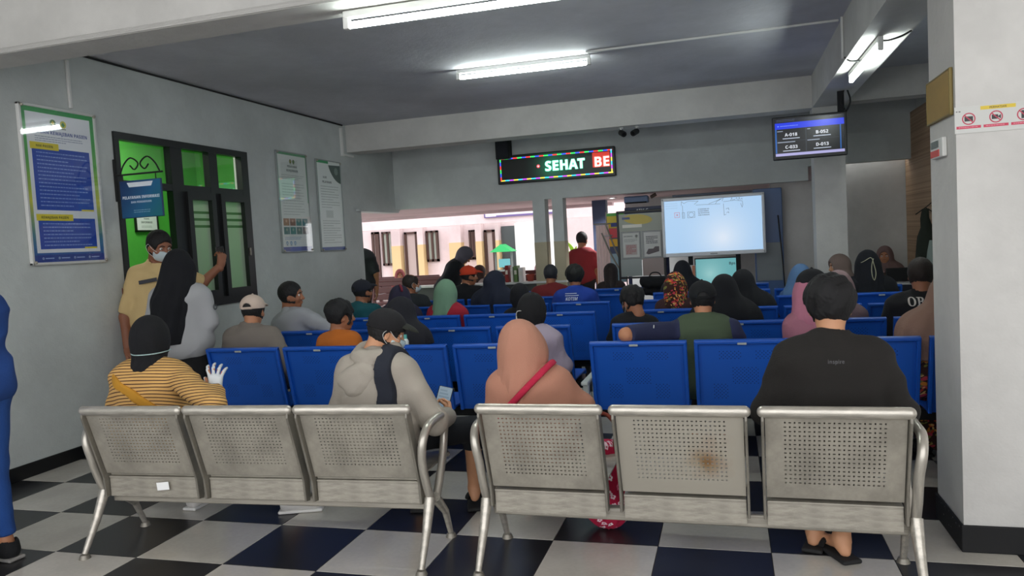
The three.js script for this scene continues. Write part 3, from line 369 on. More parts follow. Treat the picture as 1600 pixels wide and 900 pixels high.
  for (const s of [-1, 1]) {
    const x = s * (L / 2 + 0.028);
    const a = tube([[x, 0.26, -0.15], [x, 0.36, -0.1], [x, 0.48, -0.06], [x + s * 0.012, 0.575, -0.05], [x + s * 0.02, 0.625, -0.09], [x + s * 0.02, 0.64, -0.19], [x + s * 0.02, 0.635, -0.3], [x + s * 0.012, 0.6, -0.37], [x, 0.52, -0.385], [x, 0.42, -0.34], [x, 0.32, -0.27], [x, 0.25, -0.21]], 0.02, 60, 12);
    mesh('armrest', a, M.steelBright, t);
    const rear = mesh('leg', [bar(V(x, 0.29, -0.13), V(x, 0.15, -0.055), 0.026, 12, 0.02), bar(V(x, 0.16, -0.06), V(x, 0.02, 0.035), 0.02, 12, 0.014)], M.steelBright, t); mesh('foot', [cyl(0.02, 0.028, 0.02, x, 0.01, 0.035, 16)], M.steelDark, rear);
    const front = mesh('leg', [bar(V(x, 0.27, -0.2), V(x, 0.15, -0.34), 0.026, 12, 0.018), bar(V(x, 0.155, -0.335), V(x, 0.015, -0.40), 0.018, 12, 0.013)], M.steelBright, t); mesh('foot', [cyl(0.02, 0.028, 0.02, x, 0.01, -0.40, 16)], M.steelDark, front);
  }
  return t;
}
const benchL = steelBench('weathered perforated steel bench nearest the left wall, seating two people', [-2.25, 0, -3.0], 0.052, 0.55, 0.582);
const benchR = steelBench('perforated steel bench at the right, seating the pink scarf and the dark jacket', [-0.225, 0, -3.06], -0.012, 0.535, 0.585, 0.03);
{ const s = tag(mesh('sticker', rbx(0.07, 0.04, 0.002, 0, 0, 0, 0.0008), std(0xf2f2f0, 0.6)), 'torn white paper sticker low on the back of the left steel bench', 'sticker'); s.position.set(-2.775, 0.325, -3.083); s.rotation.set(0.0, 0.052, 0.1); }

// ---------- rows of blue seats ----------
M.blue = std(0x0c50b2, 0.42, 0, { bumpMap: smudge, bumpScale: 0.0006 });
M.blueEdge = std(0x1650c4, 0.38);
const perf = canvasTex(512, 384, (x, W, H) => { x.fillStyle = '#ffffff'; x.fillRect(0, 0, W, H); x.fillStyle = '#232936'; const pat = (cx, cy, n, m) => { for (let i = 0; i < n; i++) for (let j = 0; j < m; j++) { if ((i + j) % 2) continue; x.beginPath(); x.arc(cx + (i - n / 2) * 11, cy + (j - m / 2) * 11, 2.6, 0, 7); x.fill(); } }; pat(170, 60, 12, 5); pat(380, 60, 12, 5); pat(256, 190, 14, 10); pat(110, 290, 8, 9); pat(400, 290, 8, 9); x.fillStyle = 'rgba(190,210,235,.8)'; for (let i = 0; i < 9; i++) x.fillRect(rnd() * W, rnd() * H, 4 * rnd() + 1, 3); });
M.bluePanel = std(0x0e55b8, 0.42, 0, { map: perf });
M.armGrey = std(0xa9b0ae, 0.5);
const RZ = (k) => -4.4 - 0.91 * k, PITCH = 0.605;
function blueBench(label, n, x0, k, armsAt, dz = 0) {
  const t = thing('blue_bench', label, 'bench', [x0, 0, RZ(k) + dz], 0, 'rows of blue metal waiting seats');
  const ang = 0.21, w = 0.565, h = 0.44;
  for (let i = 0; i < n; i++) {
    const cx = i * PITCH + w / 2, tl = (g) => g.rotateX(ang).translate(cx, 0.83, 0);
    const b = mesh('backrest', [tl(rbx(w, h, 0.012, 0, -h / 2, -0.012, 0.004)), tl(rbx(0.022, h, 0.034, -w / 2 + 0.011, -h / 2, -0.003, 0.006)), tl(rbx(0.022, h, 0.034, w / 2 - 0.011, -h / 2, -0.003, 0.006)), tl(rbx(w, 0.024, 0.036, 0, -0.012, -0.003, 0.008))], M.blue, t);
    if (k < 3) { const g = new THREE.PlaneGeometry(w - 0.08, h - 0.07).translate(0, -h / 2 - 0.005, -0.0045); mesh('perforated_panel', tl(g), M.bluePanel, b); }
    mesh('number_plate', tl(rbx(0.05, 0.012, 0.004, -0.02, -0.018, 0.017, 0.001)), M.armGrey, b);
    mesh('seat', [rbx(w, 0.016, 0.42, cx, 0.415, -0.31, 0.006), rbx(w, 0.04, 0.02, cx, 0.4, -0.52, 0.008)], M.blue, t);
  }
  const L = n * PITCH;
  mesh('beam', rbx(L, 0.06, 0.05, L / 2 - 0.02, 0.345, -0.3, 0.006), M.blackMatte, t);
  mesh('seat_bracket', Array.from({ length: n }, (_, i) => rbx(0.05, 0.045, 0.3, i * PITCH + w / 2, 0.388, -0.3, 0.004)), M.blackMatte, t);
  for (const x of [0.3, L - 0.34]) mesh('leg', [rbx(0.05, 0.32, 0.05, x, 0.17, -0.3, 0.006), rbx(0.05, 0.03, 0.5, x, 0.016, -0.3, 0.008)], M.blackMatte, t);
  for (const x of armsAt) mesh('armrest', [rbx(0.045, 0.025, 0.4, x, 0.585, -0.17, 0.01), rbx(0.035, 0.2, 0.05, x, 0.485, -0.03, 0.01), rbx(0.035, 0.2, 0.04, x, 0.485, -0.33, 0.01), rbx(0.035, 0.05, 0.36, x, 0.385, -0.17, 0.008)], M.armGrey, t);
  return t;
}
const ORD = ['nearest', 'second nearest', 'third nearest', 'fourth nearest', 'fifth nearest', 'farthest'];
for (let k = 0; k < 6; k++) {
  const sh = [0, 0, 0.02, 0.0, 0.03, 0.12][k], dz = [0, 0, -0.03, -0.06, 0, 0][k];
  blueBench(`blue perforated metal bench in the left block, ${ORD[k]} row to the front`, 4, -3.5 + sh, k, k < 4 ? [-0.03] : [], dz);
  blueBench(`blue perforated metal bench in the right block, ${ORD[k]} row to the front`, k === 5 ? 2 : 4, -0.82 + [0, 0, 0, 0, 0.03, 0.06][k], k, k < 4 ? [-0.035].concat(k === 1 ? [1.812] : []) : [], dz);
}

// ---------- things beyond the opening ----------
function woodBench(label, x, z, w, h) {
  const t = thing('wooden_bench', label, 'bench', [x, 0, z]);
  for (const y of [0.62, 0.74, 0.86]) if (y < h) mesh('back_slat', rbx(w, 0.1, 0.03, 0, y, 0, 0.006), M.mahogany, t);
  mesh('back_rail', rbx(w + 0.06, 0.06, 0.05, 0, h - 0.02, 0, 0.01), M.mahogany, t);
  for (const s of [-1, 1]) { mesh('post', rbx(0.06, h, 0.06, s * w / 2, h / 2, 0, 0.008), M.mahogany, t); mesh('leg', rbx(0.06, 0.42, 0.06, s * w / 2, 0.21, -0.45, 0.008), M.mahogany, t); mesh('arm', rbx(0.05, 0.04, 0.48, s * w / 2, 0.64, -0.22, 0.008), M.mahogany, t); }
  mesh('seat', rbx(w, 0.04, 0.48, 0, 0.43, -0.23, 0.008), M.mahogany, t); return t;
}
woodBench('red brown wooden bench beyond the low wall, left of the hooded woman', -5.1, -11.9, 1.7, 0.93);
woodBench('red brown wooden bench beyond the low wall, by the two posts', -3.15, -11.7, 0.9, 0.97);
woodBench('red brown wooden bench at the left corner of the back opening', -5.9, -13.3, 1.2, 0.9).rotation.y = Math.PI;
{ const g = 'files on the low wall'; for (const [x, w, h, c, lab] of [[-3.08, 0.05, 0.24, 0x8e2420, 'red file box standing on the low wall'], [-3.005, 0.03, 0.22, 0xe8e2da, 'white folder standing between red and green files on the low wall'], [-2.95, 0.05, 0.23, 0x5f7d44, 'green file box standing on the low wall'], [-2.875, 0.06, 0.2, 0xd9d5d0, 'pale file box at the right end of the low wall files']]) { const t = thing('file_box', lab, 'file', [x, 0.873, ZB - 0.07], 0, g); mesh('cover', rbx(w, h, 0.17, 0, h / 2, 0, 0.004), std(c, 0.6), t); mesh('spine_label', rbx(w * 0.7, 0.06, 0.002, 0, h * 0.6, 0.0855, 0.0005), std(0xd8d2c4, 0.7), t); } }
{ const t = thing('plant_pot', 'small red clay pot on the low wall left of the posts', 'pot', [-2.75, 0.873, ZB - 0.06]); mesh('pot', new THREE.LatheGeometry([[0, 0], [0.042, 0], [0.055, 0.075], [0.062, 0.075], [0.062, 0.1], [0.052, 0.1], [0.05, 0.08], [0, 0.08]].map(([a, b]) => new THREE.Vector2(a, b)), 20), std(0xa8483a, 0.8), t); }
// facade across the yard, twenty metres away
{
  const K = 1.25, X = (x) => x * K, Y = (y) => 1.45 + (y - 1.45) * K, Z = -20;
  const t = thing('hospital_wing', 'pale pink hospital wing with doors and windows across the bright yard', 'building', [0, 0, 0]);
  const yel = std(0xdcbf8e, 0.8), cream = std(0xf2ead8, 0.8), drk = std(0x4b322b, 0.6), curt = std(0xaeb3a8, 0.8);
  mesh('wall', [span(-14, -1.5, -0.05, 4.2, Z, Z - 0.2)], M.pinkwall, t);
  mesh('fascia', [span(-14, -1.5, Y(1.86), Y(2.1), Z + 1.2, Z + 1.0)], M.pinkwall, t);
  for (const [a, b] of [[-7.38, -7.16], [-6.74, -6.6], [-5.98, -5.7], [-5.36, -5.22], [-4.9, -4.82]]) { const c = mesh('column', span(X(a), X(b), Y(1.5), Y(1.9), Z + 0.25, Z), M.pinkwall, t); mesh('painted_base', span(X(a), X(b), -0.05, Y(1.5), Z + 0.26, Z), yel, c); }
  for (const [a, b, y] of [[-7.94, -7.76, 1.85], [-7.12, -6.76, 1.8], [-5.2, -4.92, 1.74]]) { const d = mesh('door', [span(X(a), X(a) + 0.07, -0.05, Y(y), Z + 0.07, Z), span(X(b) - 0.12, X(b), -0.05, Y(y), Z + 0.07, Z), span(X(a), X(b), Y(y) - 0.06, Y(y), Z + 0.07, Z)], drk, t); mesh('door_leaf', span(X(a), X(b), -0.05, Y(y), Z + 0.03, Z), std(0xc4b2ae, 0.7), d); }
  for (const [a, b, y0, y1] of [[-7.68, -7.4, 1.06, 1.84], [-6.58, -6.3, 1.1, 1.8], [-5.56, -5.4, 1.1, 1.76]]) { const w = mesh('window', [span(X(a), X(b), Y(y0), Y(y0) + 0.07, Z + 0.08, Z), span(X(a), X(b), Y(y1) - 0.05, Y(y1), Z + 0.08, Z), span(X(a), X(a) + 0.05, Y(y0), Y(y1), Z + 0.08, Z), span(X(b) - 0.06, X(b), Y(y0), Y(y1), Z + 0.08, Z), span(X((a + b) / 2) - 0.03, X((a + b) / 2) + 0.03, Y(y0), Y(y1), Z + 0.08, Z)], drk, t); mesh('window_pane', span(X(a), X(b), Y(y0), Y(y1), Z + 0.03, Z), curt, w); }
  mesh('entrance', [span(X(-4.8), X(-4.46), -0.05, Y(1.8), Z + 0.05, Z)], std(0x4d5355, 0.6), t);
  mesh('white_wall', [span(X(-4.44), X(-3.4), -0.05, Y(1.84), Z + 0.3, Z)], std(0xf6f6f4, 0.8), t);
  const sg = mesh('sign_board', span(X(-4.86), X(-3.28), Y(1.98), Y(2.14), Z + 1.26, Z + 1.2), std(0xe8dfe4, 0.7), t); mesh('sign_rim', [span(X(-4.86), X(-3.28), Y(1.97), Y(1.99), Z + 1.28, Z + 1.2), span(X(-4.86), X(-4.84), Y(1.98), Y(2.16), Z + 1.28, Z + 1.2), span(X(-4.6), X(-3.28), Y(1.99), Y(2.01), Z + 1.28, Z + 1.2)], std(0x6a5a8c, 0.7), sg);
}
{ const t = thing('kiosk', 'small kiosk with a bright green gable roof and blue screen across the yard', 'kiosk', [-5.75, 0, -19.2]); const sh = new THREE.Shape(); sh.moveTo(-0.31, 0); sh.lineTo(0, 0.2); sh.lineTo(0.31, 0); mesh('roof', new THREE.ExtrudeGeometry(sh, { depth: 0.5, bevelEnabled: false }).translate(0, 1.2, -0.25), std(0x2fb866, 0.6), t); mesh('post', [rbx(0.05, 1.2, 0.05, -0.22, 0.6, 0), rbx(0.05, 1.2, 0.05, 0.22, 0.6, 0)], std(0x6b7470, 0.7), t); mesh('screen', rbx(0.3, 0.22, 0.06, 0.02, 0.9, 0.02), lampMat(new THREE.Color(0.15, 0.55, 0.6), 0.9), t); mesh('shelf', rbx(0.5, 0.04, 0.3, 0, 0.7, 0), std(0x6b7470, 0.7), t); }
{ // leafy plant at right, by the bright wall
  const t = thing('leafy_plant', 'yellow green leafy plant outside, right of the posts', 'plant', [-3.05, 0, -15.2]); const leaf = std(0x9fc83e, 0.6, 0, { side: THREE.DoubleSide });
  mesh('pot', cyl(0.2, 0.15, 0.35, 0, 0.175, 0), std(0xb8a89a, 0.8), t); mesh('stem', bar(V(0, 0.3, 0), V(0, 0.8, 0), 0.02), std(0x6a6a3a, 0.8), t);
  for (let i = 0; i < 14; i++) { const a = i * 2.4, g = new THREE.PlaneGeometry(0.09, 0.55, 2, 6), p = g.attributes.position; for (let k = 0; k < p.count; k++) { const v = p.getY(k) / 0.55 + 0.5; p.setX(k, p.getX(k) * Math.sin(Math.PI * (0.1 + 0.85 * v))); p.setZ(k, v * v * 0.35); p.setY(k, v * 0.5 - v * v * 0.12); } g.computeVertexNormals(); g.rotateY(a).translate(0, 0.75 + 0.02 * i, 0); mesh('leaf', g, leaf, t); }
}
{ const t = thing('reception_counter', 'dark reception counter with a pale top edge at the back right', 'counter', [1.9, 0, -9.62]); mesh('panel', rbx(0.64, 0.7, 0.05, 0, 0.35, 0, 0.006), std(0x1a2030, 0.6), t); mesh('top', rbx(0.66, 0.025, 0.24, 0, 0.715, -0.08, 0.006), M.plasticWhite, t); mesh('screen_back', rbx(0.34, 0.16, 0.03, 0.02, 0.815, -0.1, 0.01), M.black, t); }
{ const t = thing('garment', 'dark coat and grey cloth hanging at the brown door', 'garment', [2.1, 0, -9.35]); const g = new THREE.CylinderGeometry(0.03, 0.13, 0.62, 14, 6, true), p = g.attributes.position; for (let i = 0; i < p.count; i++) p.setX(i, p.getX(i) + 0.012 * Math.sin(p.getY(i) * 20 + p.getZ(i) * 40)); g.computeVertexNormals(); mesh('coat', g.translate(0, 1.25, 0), std(0x22281f, 0.9, 0, { side: THREE.DoubleSide }), t); mesh('hanger', [bar(V(-0.1, 1.5, 0), V(0, 1.57, 0), 0.006), bar(V(0.1, 1.5, 0), V(0, 1.57, 0), 0.006), bar(V(0, 1.57, 0), V(0.06, 1.62, 0), 0.005)], M.wire, t); mesh('cloth', new THREE.CylinderGeometry(0.02, 0.08, 0.3, 12, 1, false).translate(0.03, 1.06, 0.1), std(0x8a9690, 0.9), t); }

// ---------- signed distance modelling for people ----------
class Field {
  constructor() { this.p = []; this.planes = []; this.disp = null; this.lo = [1e9, 1e9, 1e9]; this.hi = [-1e9, -1e9, -1e9]; }
  grow(x, y, z, r) { const c = [x, y, z]; for (let i = 0; i < 3; i++) { this.lo[i] = Math.min(this.lo[i], c[i] - r); this.hi[i] = Math.max(this.hi[i], c[i] + r); } }
  cone(a, b, ra, rb, k = 0.02, flatEnd = false) { const dx = b.x - a.x, dy = b.y - a.y, dz = b.z - a.z, l2 = dx * dx + dy * dy + dz * dz || 1e-9; this.p.push({ t: 0, a, dx, dy, dz, il: 1 / l2, l: Math.sqrt(l2), ra, dr: rb - ra, k, f: flatEnd }); this.grow(a.x, a.y, a.z, ra); this.grow(b.x, b.y, b.z, rb); return this; }
  ell(c, r, k = 0.02, q = null, sub = false) { const m = q ? new THREE.Matrix3().setFromMatrix4(new THREE.Matrix4().makeRotationFromQuaternion(q.clone().invert())).elements : null; this.p.push({ t: sub ? 2 : 1, c, r, k, m }); if (!sub) this.grow(c.x, c.y, c.z, Math.max(r.x, r.y, r.z)); return this; }
  cut(a, b, ra, rb, k = 0.01) { const dx = b.x - a.x, dy = b.y - a.y, dz = b.z - a.z, l2 = dx * dx + dy * dy + dz * dz || 1e-9; this.p.push({ t: 3, a, dx, dy, dz, il: 1 / l2, ra, dr: rb - ra, k }); return this; }
  plane(n, c) { this.planes.push([n.x, n.y, n.z, c]); return this; }
  d(x, y, z) {
    let d = 1e3;
    for (const p of this.p) {
      let e;
      if (p.t === 0 || p.t === 3) { const px = x - p.a.x, py = y - p.a.y, pz = z - p.a.z, h0 = (px * p.dx + py * p.dy + pz * p.dz) * p.il, h = h0 < 0 ? 0 : h0 > 1 ? 1 : h0, qx = px - p.dx * h, qy = py - p.dy * h, qz = pz - p.dz * h; e = Math.sqrt(qx * qx + qy * qy + qz * qz) - (p.ra + p.dr * h); if (p.f && h0 > 1) e = Math.max(e, (h0 - 1) * p.l); }
      else { let px = x - p.c.x, py = y - p.c.y, pz = z - p.c.z; if (p.m) { const m = p.m, a = m[0] * px + m[3] * py + m[6] * pz, b = m[1] * px + m[4] * py + m[7] * pz; pz = m[2] * px + m[5] * py + m[8] * pz; px = a; py = b; } const ax = px / p.r.x, ay = py / p.r.y, az = pz / p.r.z, k0 = Math.sqrt(ax * ax + ay * ay + az * az); if (k0 < 1e-6) e = -Math.min(p.r.x, p.r.y, p.r.z); else { const bx2 = ax / p.r.x, by2 = ay / p.r.y, bz2 = az / p.r.z; e = k0 * (k0 - 1) / Math.sqrt(bx2 * bx2 + by2 * by2 + bz2 * bz2); } }
      if (p.t >= 2) { const q = -e, h = Math.max(p.k - Math.abs(d - q), 0) / p.k; d = Math.max(d, q) + h * h * p.k * 0.25; }
      else if (e < d + p.k) { const h = Math.max(p.k - Math.abs(d - e), 0) / p.k; d = Math.min(d, e) - h * h * p.k * 0.25; }
    }
    if (this.disp && d < 0.06 && d > -0.06) d -= this.disp(x, y, z);
    if (this.shell) d = Math.max(d, Math.abs(d - 0) - 1);
    for (const p of this.planes) d = Math.max(d, p[0] * x + p[1] * y + p[2] * z - p[3]);
    return d;
  }
}
function netsOf(f, lo, hi, h) {                  // surface nets, only near the surface
  const B = 4, n = [0, 1, 2].map((i) => Math.ceil((hi[i] - lo[i]) / h / B) * B + 1), [nx, ny, nz] = n, val = new Float32Array(nx * ny * nz).fill(NaN), act = new Uint8Array(nx * ny * nz);
  const id = (i, j, k) => (k * ny + j) * nx + i, R = h * B * 0.87 * 1.25 + 0.006;
  for (let k = 0; k < nz - 1; k += B) for (let j = 0; j < ny - 1; j += B) for (let i = 0; i < nx - 1; i += B) {
    if (Math.abs(f(lo[0] + (i + B / 2) * h, lo[1] + (j + B / 2) * h, lo[2] + (k + B / 2) * h)) > R) continue;
    for (let c = k; c <= k + B; c++) for (let b = j; b <= j + B; b++) for (let a = i; a <= i + B; a++) { const q = id(a, b, c); if (val[q] !== val[q]) val[q] = f(lo[0] + a * h, lo[1] + b * h, lo[2] + c * h); if (a < i + B && b < j + B && c < k + B) act[q] = 1; }
  }
  const vert = new Int32Array(nx * ny * nz).fill(-1), P = [], I = [], off = [0, 1, nx, nx + 1, nx * ny, nx * ny + 1, nx * ny + nx, nx * ny + nx + 1];
  const E = [[0, 1], [2, 3], [4, 5], [6, 7], [0, 2], [1, 3], [4, 6], [5, 7], [0, 4], [1, 5], [2, 6], [3, 7]];
  for (let k = 0; k < nz - 1; k++) for (let j = 0; j < ny - 1; j++) for (let i = 0; i < nx - 1; i++) {
    const q = id(i, j, k); if (!act[q]) continue; let s = 0; for (let c = 0; c < 8; c++) if (val[q + off[c]] < 0) s |= 1 << c; if (s === 0 || s === 255) continue;
    let x = 0, y = 0, z = 0, m = 0;
    for (const [a, b] of E) { if (((s >> a) & 1) === ((s >> b) & 1)) continue; const va = val[q + off[a]], vb = val[q + off[b]], t = va / (va - vb); x += (a & 1) + t * ((b & 1) - (a & 1)); y += ((a >> 1) & 1) + t * (((b >> 1) & 1) - ((a >> 1) & 1)); z += (a >> 2) + t * ((b >> 2) - (a >> 2)); m++; }
    vert[q] = P.length / 3; P.push(lo[0] + (i + x / m) * h, lo[1] + (j + y / m) * h, lo[2] + (k + z / m) * h);
  }
  const put = (a, b, c, d, fl) => { if (a < 0 || b < 0 || c < 0 || d < 0) return; fl ? I.push(a, b, c, a, c, d) : I.push(a, c, b, a, d, c); };
  for (let k = 0; k < nz - 1; k++) for (let j = 0; j < ny - 1; j++) for (let i = 0; i < nx - 1; i++) {
    const q = id(i, j, k); if (vert[q] < 0) continue; const v = val[q] < 0;
    if (j && k && v !== val[q + 1] < 0) put(vert[q], vert[q - nx], vert[q - nx - nx * ny], vert[q - nx * ny], v);
    if (i && k && v !== val[q + nx] < 0) put(vert[q], vert[q - nx * ny], vert[q - nx * ny - 1], vert[q - 1], v);
    if (i && j && v !== val[q + nx * ny] < 0) put(vert[q], vert[q - 1], vert[q - 1 - nx], vert[q - nx], v);
  }
  const g = new THREE.BufferGeometry(); g.setAttribute('position', new THREE.Float32BufferAttribute(P, 3)); g.setIndex(I); g.computeVertexNormals();
  const uv = new Float32Array(P.length / 3 * 2); for (let i = 0; i < P.length / 3; i++) { uv[i * 2] = P[i * 3] - P[i * 3 + 2] * 0.6; uv[i * 2 + 1] = P[i * 3 + 1] + P[i * 3 + 2] * 0.4; } g.setAttribute('uv', new THREE.BufferAttribute(uv, 2));
  return g;
}
function nets(F, h, pad = 0.03) { return netsOf((x, y, z) => F.d(x, y, z), F.lo.map((v) => v - pad), F.hi.map((v) => v + pad), h); }
const E3 = (p, y, r) => new THREE.Quaternion().setFromEuler(new THREE.Euler(p, y, r, 'YXZ'));

// heads: origin in the skull's middle, face towards +z
function headField() {
  const F = new Field(); F.ell(V(0, 0.028, -0.012), V(0.075, 0.09, 0.093), 0.03); F.ell(V(0, -0.035, 0.022), V(0.06, 0.085, 0.066), 0.04); F.ell(V(0, -0.093, 0.05), V(0.028, 0.02, 0.025), 0.03);
  F.ell(V(0, 0.025, 0.072), V(0.05, 0.014, 0.014), 0.025); for (const s of [-1, 1]) { F.ell(V(s * 0.031, 0.004, 0.091), V(0.019, 0.012, 0.016), 0.02, null, true); F.ell(V(s * 0.04, -0.03, 0.062), V(0.022, 0.02, 0.02), 0.025); F.ell(V(s * 0.077, -0.008, -0.008), V(0.01, 0.031, 0.019), 0.01, E3(0, s * 0.5, 0)); F.ell(V(s * 0.086, -0.006, 0.0), V(0.006, 0.018, 0.01), 0.006, null, true); }
  F.cone(V(0, 0.012, 0.084), V(0, -0.028, 0.104), 0.008, 0.012, 0.014); for (const s of [-1, 1]) F.ell(V(s * 0.011, -0.034, 0.096), V(0.009, 0.007, 0.009), 0.008);
  F.ell(V(0, -0.058, 0.086), V(0.024, 0.006, 0.01), 0.008); F.ell(V(0, -0.069, 0.084), V(0.02, 0.007, 0.01), 0.008); F.ell(V(0, -0.0635, 0.096), V(0.022, 0.0016, 0.01), 0.004, null, true);
  F.cone(V(0, -0.05, -0.03), V(0, -0.13, -0.04), 0.052, 0.055, 0.04); return F;
}
const HEADF = headField(), HEAD = { fine: nets(HEADF, 0.0045), mid: nets(HEADF, 0.007) };
const skull = (F, g) => F.ell(V(0, 0.03, -0.013), V(0.075 + g, 0.09 + g, 0.094 + g), 0.03).ell(V(0, -0.03, 0.01), V(0.06 + g, 0.08 + g * 0.6, 0.066 + g), 0.04);
function hairGeo(kind) {
  const F = new Field(), g = kind === 'thin' ? 0.007 : kind === 'full' ? 0.018 : 0.012; skull(F, g);
  if (kind === 'full') F.ell(V(0, 0.048, -0.025), V(0.1, 0.092, 0.106), 0.03);
  if (kind === 'long') { F.cone(V(0, 0.02, -0.05), V(0, -0.2, -0.085), 0.09, 0.085, 0.05); F.cone(V(0.06, -0.05, -0.02), V(0.07, -0.2, -0.03), 0.035, 0.03, 0.03); F.cone(V(-0.06, -0.05, -0.02), V(-0.07, -0.2, -0.03), 0.035, 0.03, 0.03); }
  F.ell(V(0, -0.035, 0.1), V(0.078, 0.098, 0.078), 0.01, null, true);
  if (kind === 'full') for (const s of [-1, 1]) F.ell(V(s * 0.1, -0.045, 0.015), V(0.042, 0.05, 0.06), 0.01, null, true);
  if (kind !== 'long') { F.ell(V(0, -0.125, -0.03), V(0.14, 0.075, 0.14), 0.01, null, true); for (const s of [-1, 1]) F.ell(V(s * 0.092, -0.03, 0.03), V(0.03, 0.05, 0.05), 0.008, null, true); }
  if (kind === 'thin') F.ell(V(0, 0.14, 0.02), V(0.055, 0.05, 0.07), 0.02, null, true);
  F.disp = (x, y, z) => 0.0022 * Math.sin(x * 260 + 3 * Math.sin(y * 90)) * Math.sin(z * 190 + y * 160 + 2 * Math.sin(x * 70)) + (kind === 'full' ? 0.006 * Math.sin(x * 60 + y * 40) * Math.sin(z * 70 + x * 30) : 0);
  return nets(F, 0.0055);
}
const HAIR = { short: hairGeo('short'), full: hairGeo('full'), thin: hairGeo('thin'), long: hairGeo('long') };
function capGeo() {
  const F = new Field(); F.ell(V(0, 0.036, -0.013), V(0.096, 0.096, 0.114), 0.02); F.plane(V(0, -1, 0.12).normalize(), -0.018); F.ell(V(0, 0.02, -0.14), V(0.042, 0.034, 0.06), 0.006, null, true); F.ell(V(0, 0.135, -0.013), V(0.008, 0.006, 0.008), 0.004);
  F.disp = (x, y, z) => -0.0016 * Math.max(0, 1 - Math.abs(Math.sin(Math.atan2(x, z + 0.013) * 3)) * 14);
  const B = new Field(); B.ell(V(0, 0.03, 0.085), V(0.086, 0.05, 0.1), 0.01); B.ell(V(0, 0.018, 0.085), V(0.092, 0.056, 0.106), 0.004, null, true); B.plane(V(0, 0, -1), -0.055);
  return { dome: nets(F, 0.005), brim: nets(B, 0.0035), strap: new THREE.TorusGeometry(0.098, 0.007, 6, 20, 0.9).rotateX(Math.PI / 2).rotateY(Math.PI / 2 + 0.45).scale(1, 1.6, 1).translate(0, 0.012, -0.018) };
}
const CAP = capGeo();
function maskGeo() { const F = new Field(); F.ell(V(0, -0.045, 0.035), V(0.069, 0.064, 0.077), 0.02); F.ell(V(0, -0.03, 0.1), V(0.025, 0.03, 0.018), 0.03); F.plane(V(0, 1, 0.15).normalize(), -0.012 + 0.012); F.plane(V(0, 0, -1), -0.03); return { cup: nets(F, 0.0045), loops: [-1, 1].map((s) => tube([[s * 0.06, -0.02, 0.07], [s * 0.078, -0.005, 0.035], [s * 0.088, 0.022, -0.006], [s * 0.09, -0.005, -0.03], [s * 0.083, -0.04, -0.01], [s * 0.06, -0.075, 0.055]], 0.0015, 26, 5)) }; }
const MASK = maskGeo();
const EYE = (() => { const g = new THREE.SphereGeometry(0.0115, 14, 10), p = g.attributes.position, c = new Float32Array(p.count * 3); for (let i = 0; i < p.count; i++) { const k = p.getZ(i) > 0.0092 ? 0.02 : 0.7; c.set([k, k * 0.95, k * 0.9], i * 3); } g.setAttribute('color', new THREE.BufferAttribute(c, 3)); return g; })();
const eyeMat = new THREE.MeshStandardMaterial({ vertexColors: true, roughness: 0.2 });
const BROW = [-1, 1].map((s) => tube([[s * 0.014, 0.024, 0.092], [s * 0.03, 0.03, 0.089], [s * 0.047, 0.024, 0.076]], 0.0035, 10, 5));

// hands: right hand, fingers to +y, palm to +z, thumb at +x
function handGeo(pose) {
  const F = new Field(), P = { relaxed: [0.35, 0.45, 0.3], grip: [0.9, 0.9, 0.6], spread: [0.3, 0.55, 0.4], point: [0.15, 0.2, 0.1] }[pose];
  F.cone(V(0, -0.03, 0), V(0, 0.01, 0), 0.025, 0.024, 0.02);
  const roots = [[0.028, 0.086, 0.95], [0.009, 0.09, 1.05], [-0.01, 0.087, 0.97], [-0.028, 0.08, 0.78]];
  for (const [x, y] of roots) F.cone(V(x * 0.55, 0.008, 0), V(x, y, 0), 0.0155, 0.0112, 0.02);
  roots.forEach(([x, y, l], i) => { let p = V(x, y, 0), a = 0; const curl = pose === 'point' && i > 0 ? [1.1, 1.2, 0.7] : P, fan = (pose === 'spread' ? 0.26 : 0.08) * (1.5 - i) * -1; [0.043, 0.027, 0.021].forEach((len, j) => { a += curl[j]; const q = V(p.x - Math.sin(fan) * len * l * Math.cos(a), p.y + Math.cos(a) * len * l, p.z + Math.sin(a) * len * l); F.cone(p, q, 0.0095 - j * 0.001, 0.0088 - j * 0.001, 0.004); p = q; }); });
  const tb = pose === 'grip' ? [V(0.045, 0.05, 0.028), V(0.042, 0.078, 0.05)] : [V(0.05, 0.05, 0.018), V(0.062, 0.08, 0.028)]; F.cone(V(0.016, 0.018, 0.006), tb[0], 0.016, 0.0115, 0.014); F.cone(tb[0], tb[1], 0.0112, 0.0088, 0.004);
  const g = nets(F, 0.0038), m = g.clone(), p = m.attributes.position, n = m.attributes.normal, ix = m.index.array; for (let i = 0; i < p.count; i++) { p.setX(i, -p.getX(i)); n.setX(i, -n.getX(i)); } for (let i = 0; i < ix.length; i += 3) { const t = ix[i]; ix[i] = ix[i + 1]; ix[i + 1] = t; }
  return { R: g, L: m };
}
const HAND = Object.fromEntries(['relaxed', 'grip', 'spread', 'point'].map((k) => [k, handGeo(k)]));
